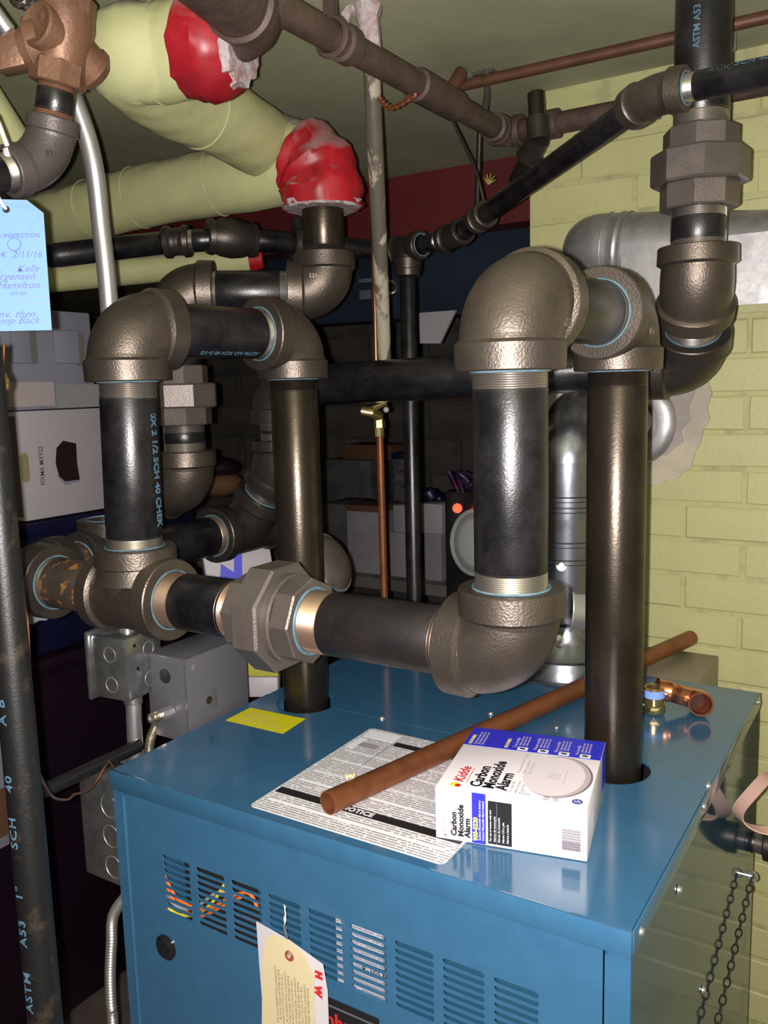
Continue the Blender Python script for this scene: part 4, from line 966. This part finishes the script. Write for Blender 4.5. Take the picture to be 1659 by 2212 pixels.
B().box((.30, .725, .0), (.605, .905, .992), .003).obj('box_body', mat('beige_enamel', (.24, .21, .15), .45, .2), cbz)
wb2 = thing('white_wall_panel', 'white patch of panel behind the flue left of right riser', 'panel', at(1215, 880, 'd', 1.62))
q = at(1190, 850, 'y', .90); B().box((q.x, .90, q.z-.05), (q.x+.05, .915, q.z+.03)).obj('panel_sheet', m_white, wb2)

# round discs in the middle
rd1 = thing('bronze_float_cover', 'round bulging bronze coloured cover with bright rim behind header union', 'cover', at(735, 1215, 'd', 1.5))
c_ = at(722, 1212, 'd', 1.50); ax_ = (RT*.85+UP*.42-FW*.42).normalized()
b = B(); b.lathe([(-.03, .05), (-.005, .052), (.004, .045), (.012, .030), (.016, .012), (.017, 0)], c_, ax_, 36); b.obj('cover_dome', m_union, rd1)
b = B(); b.torus(c_-ax_*.006, ax_, .053, .003, 36, 6); b.obj('cover_rim', m_emt, rd1)
rd2 = thing('clear_plastic_dome', 'clear round plastic dome behind the big right drop pipe', 'dome', at(1020, 1175, 'd', 1.6))
c_ = at(1026, 1172, 'd', 1.62); ax_ = (-RT*.75-FW*.65).normalized()
b = B(); b.lathe([(0, .060), (.006, .060), (.012, .055), (.024, .040), (.030, .020), (.032, 0)], c_, ax_, 36); b.obj('dome_shell', m_clear, rd2)
b = B(); b.torus(c_, ax_, .060, .004, 40, 8); b.obj('dome_rim', m_clear, rd2)
# back of the dome is a grey gauge
b = B(); b.lathe([(-.02, .045), (-.002, .045), (-.001, 0)], c_, ax_, 30); b.obj('dome_back', m_grey, rd2)

# ================================================================= RIGHT SIDE OF BOILER
pe_ = at(1625, 1818, 'x', W+.001)
sp_ = thing('side_drain_pipe', 'black elbow and nipple leaving the boiler right side panel', 'pipe', pe_)
rp = .0145
py_, pz_ = .60, .77
pe_ = at(1622, 1818, 'x', W+.001)
rp = .0167
pipe(sp_, pe_, pe_+X*.022, m_black, r=rp, t1=.014, name='nipple')
ec = pe_+X*.062
elbow(sp_, ec, -X, V((0, -.12, 1)), m_irond, r=rp, L=.042, cw=.018, seal=(0, 1))
B().lathe([(.040, .0150), (.042, .022), (.068, .0225), (.070, .0205), (.075, .0205), (.077, .0225), (.103, .022), (.105, .015)], ec, V((0, -.12, 1)), 28, caps=True).obj('brown_coupling', m_oldpipe, sp_)
B().cyl(ec+V((0, -.012, .10)), ec+V((0, -.045, .38)), .0160, 24).obj('pipe', m_irond, sp_)

st = thing('strap_hanger', 'pale pink curled plastic strap beside the boiler right side', 'strap', at(1640, 1740, 'd', 1.3))
cs = at(1652, 1738, 'x', W+.042)
pts = [cs+V((0, .0, 0))+V((.040*math.cos(a), .012*math.sin(a*2), .040*math.sin(a))) for a in [2*PI*i/28 for i in range(29)]]
vs = []; fs = []
for i, p in enumerate(pts[:-1]):
    for (dy, rr_) in ((-.012, 1), (.012, 1), (.012, .95), (-.012, .95)): vs.append(cs+(p-cs)*rr_+V((0, dy, 0)))
n_ = len(pts)-1
for i in range(n_):
    for k in range(4): fs.append((i*4+k, i*4+(k+1) % 4, ((i+1) % n_)*4+(k+1) % 4, ((i+1) % n_)*4+k))
rz = Matrix.Translation(cs) @ Matrix.Rotation(.75, 4, 'Z') @ Matrix.Translation(-cs)
B().add([rz @ p for p in vs], fs).obj('strap_loop', m_pink, st)
ch = thing('hanging_chain', 'slim metal chain hanging from an eyelet on the boiler right side', 'chain', at(1549, 2212, 'x', W+.012))
c0, c1 = at(1622, 1905, 'x', W+.012), at(1549, 2212, 'x', W+.012); dch = (c1-c0).normalized(); k = 0; t = 0
me1 = None
while t < (c1-c0).length+.12:
    P = c0+dch*t; side = X if k % 2 else dch.cross(X).normalized()
    pts = [P+dch*(.009*math.cos(a))+side*(.0042*math.sin(a)) for a in [2*PI*i/12 for i in range(13)]]
    B().sweep(pts, .0013, 6).obj('chain_link', m_irond, ch); t += .0145; k += 1
b = B(); b.torus(c0-dch*.012, Y, .007, .0022, 16, 6); b.cyl(c0-dch*.012, V((W, (c0-dch*.012).y, (c0-dch*.012).z)), .003, 8); b.obj('chain_eyelet', m_emt, ch)

# ================================================================= BACKGROUND LEFT: CARTONS AND BINS
XP = -.75
nb = thing('navy_storage_bin', 'navy blue plastic storage bin under the white printer carton', 'storage bin', (-.95, .5, .9))
B().box((-1.25, .05, .92), (XP-.01, .95, 1.20), .012).obj('bin_body', m_navy, nb)
B().box((-1.27, .03, 1.195), (XP+.008, .97, 1.228), .008).obj('bin_lid', m_navy, nb)
pb = thing('maroon_storage_bin', 'tall dark maroon plastic bin below the navy bin at left', 'storage bin', (-.95, .5, 0))
B().box((-1.25, .0, .02), (XP-.02, 1.0, .880), .015).obj('bin_body', m_purple, pb)
B().box((-1.27, -.02, .872), (XP+.006, 1.02, .915), .01).obj('bin_lid', m_purple, pb)
pc = thing('printer_carton', 'white printer carton with oval handle hole and dark printer picture', 'carton', (-.9, .53, 1.232))
y0c, y1c, z0c, z1c = .425, .652, 1.232, 1.472
B().box((XP-.35, y0c, z0c), (XP, y1c, z1c), .003).obj('carton_body', m_white, pc)
xf = XP+.0012
def yz(px, py): return at(px, py, 'x', xf)
b = B(); q = yz(54, 1010)
b.slab([V((xf, q.y+.010*math.cos(a), q.z+(.022 if math.sin(a) > 0 else -.022)+.010*math.sin(a))) for a in [2*PI*i/20 for i in range(20)]], (.0008, 0, 0)); b.obj('handle_hole', mat('hole_card', (.26, .22, .10), .8), pc)
text(pc, 'carton_lettering', 'PIXMA MX922', .0165, mtx(yz(94, 1048), (0, 0, 1), (0, -1, 0)), mat('print_dark', (.12, .10, .12), .6), bold=.0002, sx=.85)
pts = [yz(x, y) for x, y in ((122, 968), (136, 952), (164, 958), (166, 1000), (172, 1036), (145, 1046), (128, 1030), (120, 1000))]
B().slab(pts, (.0010, 0, 0)).obj('printed_printer', mat('print_printer', (.02, .012, .012), .3), pc)
pts = [yz(x, y) for x, y in ((122, 1024), (140, 1040), (172, 1036), (172, 1040), (142, 1048), (126, 1032))]
B().slab(pts, (.0012, 0, 0)).obj('printed_printer', m_whited, pc)
b = B()
for i in range(5):
    q = yz(196+i*4, 905+i*9); b.box((xf, q.y, q.z-.012), (xf+.0006, q.y+.004, q.z+.004))
b.obj('printed_text', m_inkg, pc)
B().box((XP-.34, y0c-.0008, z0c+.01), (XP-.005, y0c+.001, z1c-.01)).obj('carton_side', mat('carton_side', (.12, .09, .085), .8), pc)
wfb = thing('white_foam_block', 'white moulded foam packing block standing on the printer carton', 'packing foam', (-.9, .55, 1.475))
zt3 = at(200, 675, 'x', XP).z
B().box((XP-.25, .415, 1.4735), (XP-.012, .650, zt3), .004).obj('foam_body', m_whited, wfb)
for (xa_, xb_, ya_, yb_) in ((25, 72, 715, 785), (118, 172, 715, 785)):
    a_ = at(xa_, yb_, 'x', XP-.012); c_ = at(xb_, ya_, 'x', XP-.012)
    B().box((XP-.016, a_.y, a_.z), (XP-.004, c_.y, c_.z), .003).obj('foam_pad', m_whited, wfb)
for (xa_, xb_, ya_, yb_) in ((66, 74, 715, 785), (170, 178, 720, 790)):
    a_ = at(xa_, yb_, 'x', XP-.008); c_ = at(xb_, ya_, 'x', XP-.008)
    B().box((XP-.012, a_.y, a_.z), (XP-.003, c_.y, c_.z)).obj('foam_slot', mat('slot_grey', (.13, .13, .12), .8), wfb)
a_ = at(20, 880, 'x', XP-.012); c_ = at(112, 825, 'x', XP-.012)
B().box((XP-.013, a_.y, a_.z), (XP-.006, c_.y, c_.z)).obj('foam_patch', mat('foam_warm', (.40, .34, .34), .7), wfb)
a_ = at(120, 882, 'x', XP-.012); c_ = at(212, 830, 'x', XP-.012)
B().box((XP-.013, a_.y, a_.z), (XP-.006, c_.y, c_.z)).obj('foam_patch', mat('foam_grey', (.26, .26, .26), .7), wfb)
# leftmost strip things
sl = thing('patterned_carton', 'pale carton with reddish print at lower left edge beside black pipe', 'carton', at(0, 1750, 'd', 1.8))
q0 = at(-60, 1860, 'd', 1.7); q1 = at(24, 1640, 'd', 1.7)
B().box((q0.x-.15, min(q0.y, q1.y), q0.z), (q0.x+.01, max(q0.y, q1.y)+.01, q1.z+.03), .003).obj('carton_body', m_whited, sl)
q = at(6, 1755, 'x', q0.x+.011); B().box((q.x, q.y-.03, q.z-.05), (q.x+.001, q.y+.012, q.z+.05)).obj('printed_picture', m_card, sl)

# small cartons on the floor side of boiler, seen through the pipes
c1_ = thing('navy_white_carton', 'white carton with navy triangles behind the header between two pipes', 'carton', at(515, 1225, 'd', 1.75))
fz = at(515, 1215, 'd', 1.75)
mm = mtx(fz, RT*.93+FW*.3-UP*.02, UP)
def lbx(root, name, m, lo, hi, mm, bev=0): b = B(); b.box(lo, hi, bev, mm); return b.obj(name, m, root)
mm = mm @ Matrix.Rotation(.18, 4, 'Z')
lbx(c1_, 'carton_body', m_white, (-.068, -.06, -.05), (.068, .036, 0), mm, .002)
b = B(); b.slab([mm @ V(p) for p in ((-.045, -.04, .0005), (0, -.055, .0005), (.012, .034, .0005), (-.004, .034, .0005), (-.012, -.018, .0005), (-.035, .004, .0005))], mm.to_3x3() @ V((0, 0, .0004))); b.obj('printed_stripe', m_inkb, c1_)
b = B(); b.slab([mm @ V(p) for p in ((.018, -.05, .0005), (.050, -.045, .0005), (.022, -.015, .0005))], mm.to_3x3() @ V((0, 0, .0004))); b.obj('printed_stripe', m_inkb, c1_)
c2_ = thing('yellow_lidded_tub', 'white tub with yellow band behind the rear left riser foot', 'tub', at(565, 1465, 'd', 1.62))
fz = at(565, 1462, 'd', 1.66); mm = mtx(fz, RT, UP)
lbx(c2_, 'tub_body', m_white, (-.034, -.04, -.05), (.032, .0, 0), mm, .004)
lbx(c2_, 'tub_band', mat('yellow_band', (.4, .36, .05), .5), (-.035, 0, -.051), (.033, .034, .001), mm, .003)
c3_ = thing('white_paper_bundle', 'crumpled white plastic sheet under the left header elbow', 'plastic sheet', at(90, 1325, 'd', 1.45))
b = B(); q = at(88, 1318, 'd', 1.41)
b.sweep(bez([q-RT*.05, q, q+RT*.045+UP*.008], 5), [.008, .016, .02, .022, .02, .018, .018, .016, .014, .008, .004], 14, wob=crump(6, .18)); b.obj('sheet_fold', m_whited, c3_)

# ================================================================= FAR CLUTTER
wk = thing('dark_workbench', 'dark bench crowded with cartons deep in the unlit room', 'bench', (-.8, 2.0, 0))
B().box((-1.9, 1.75, .80), (.1, 2.5, .84), .004).obj('bench_top', m_dark, wk)
for x, y in ((-1.85, 1.8), (.04, 1.8), (-1.85, 2.44), (.04, 2.44)): B().box((x-.025, y-.025, 0), (x+.025, y+.025, .80)).obj('leg', m_dark, wk)
def carton(px0, py0, px1, py1, y, m, label, dep=.15, name='carton', top=None, group='cartons heaped on the dark bench', base=None):
    a = at(px0, py1, 'y', y); c = at(px1, py0, 'y', y)
    if base is not None: a.z = base
    z0 = a.z; STK[label] = c.z
    t = thing(name, label, 'carton', ((a.x+c.x)/2, y, z0), group=group)
    B().box((a.x, y, z0), (c.x, y+dep, c.z), .003).obj('carton_body', m, t)
    if top: B().box((a.x-.004, y-.006, c.z-.012), (c.x+.004, y+dep+.004, c.z+.010), .003).obj('carton_lid', top, t)
    return t
STK = {}
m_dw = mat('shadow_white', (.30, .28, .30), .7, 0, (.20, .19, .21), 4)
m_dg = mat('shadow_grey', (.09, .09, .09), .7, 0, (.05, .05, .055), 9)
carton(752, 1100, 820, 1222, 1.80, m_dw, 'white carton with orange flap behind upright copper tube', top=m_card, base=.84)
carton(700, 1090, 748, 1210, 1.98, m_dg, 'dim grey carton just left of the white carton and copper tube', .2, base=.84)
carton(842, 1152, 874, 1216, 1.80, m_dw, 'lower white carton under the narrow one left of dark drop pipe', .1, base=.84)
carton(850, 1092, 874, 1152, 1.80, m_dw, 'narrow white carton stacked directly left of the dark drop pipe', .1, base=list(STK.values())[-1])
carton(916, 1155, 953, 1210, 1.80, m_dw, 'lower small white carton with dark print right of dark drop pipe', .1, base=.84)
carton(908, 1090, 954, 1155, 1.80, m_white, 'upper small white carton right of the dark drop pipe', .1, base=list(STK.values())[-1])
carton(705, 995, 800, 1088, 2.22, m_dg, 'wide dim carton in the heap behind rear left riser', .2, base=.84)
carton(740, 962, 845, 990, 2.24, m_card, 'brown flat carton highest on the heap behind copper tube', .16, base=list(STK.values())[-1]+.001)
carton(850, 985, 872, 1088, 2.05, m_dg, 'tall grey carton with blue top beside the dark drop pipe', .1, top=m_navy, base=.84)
for k, (px, py, r_c, m_, nm, lab) in enumerate(((880, 1040, .030, m_dg, 'cloth_bundle', 'dim grey bundle of cloth on the heap beside the gas drop pipe'),
      (935, 1075, .028, m_navy, 'cloth_bundle', 'dark navy bundle on top of the small white cartons'))):
    q = at(px, py, 'y', 1.95); t = thing(nm, lab, 'cloth', (q.x, q.y, q.z-r_c), group=None)
    b = B(); b.sweep(bez([q-X*.05, q+V((-.02, -.01, .012)), q+V((.02, .01, -.004)), q+X*.055], 6), [r_c*(.5+.5*math.sin(PI*i/18)) for i in range(19)], 12, wob=crump(20+k, .16)); b.obj('cloth_fold', m_, t)
wbk = thing('white_shade_panel', 'white slanted panel in the dark right of the gas drop pipe', 'panel', at(945, 705, 'y', 1.55))
pts = [at(x, y, 'y', 1.48) for x, y in ((904, 676), (984, 670), (950, 742), (906, 742))]
B().slab(pts, (0, .01, 0)).obj('panel_sheet', m_white, wbk)
gl = thing('grey_beam_clamp', 'pale metal clamps behind painted conduit under the dark blue beam', 'clamp', at(790, 620, 'y', 1.45))
b = B()
for (xa_, ya_, xb_, yb_) in ((774, 600, 800, 612), (776, 625, 798, 648)):
    a_ = at(xa_, yb_, 'y', 1.44); c_ = at(xb_, ya_, 'y', 1.44); b.box((a_.x, 1.44, a_.z), (c_.x, 1.46, c_.z), .002)
b.obj('clamp_plate', m_grey, gl)
b = B(); b.torus(at(843, 620, 'y', 1.44), (.5, -1, .2), .018, .006, 20, 8); b.obj('clamp_ring', m_boxst, gl)
ld_ = thing('standby_light', 'dark appliance with glowing red light left of the big right drop pipe', 'appliance', at(1000, 1100, 'd', 2.2))
q = at(1010, 1095, 'd', 2.24)
B().box(V((q.x-.07, q.y, 0)), q+V((.12, .15, .04)), .01).obj('appliance_body', m_rubber, ld_)
p = at(988, 1098, 'd', 2.2); B().ball(p, .0125, 14).obj('red_light', m_led, ld_)
b = B()
for i in range(7): b.sweep(bez([q+V((random.uniform(-.06, .1), .02, .04)), q+V((random.uniform(-.06, .1), .0, .09)), q+V((random.uniform(-.06, .1), .02, .05))], 4), .006, 6)
b.obj('cable_tangle', m_navy, ld_)
ob = thing('orange_bundle', 'brown orange bundle with dark top behind the hex union at left', 'bundle', at(470, 1060, 'd', 2.4))
b = B(); q = at(470, 1045, 'd', 2.4); b.ball(q, .07, 16, (1.1, 1, .5)); b.obj('bundle_body', m_card, ob)
b = B(); b.ball(q+V((0, 0, .045)), .06, 16, (1.1, 1, .5)); b.obj('bundle_top', m_purple, ob)

bpy.context.view_layer.update()
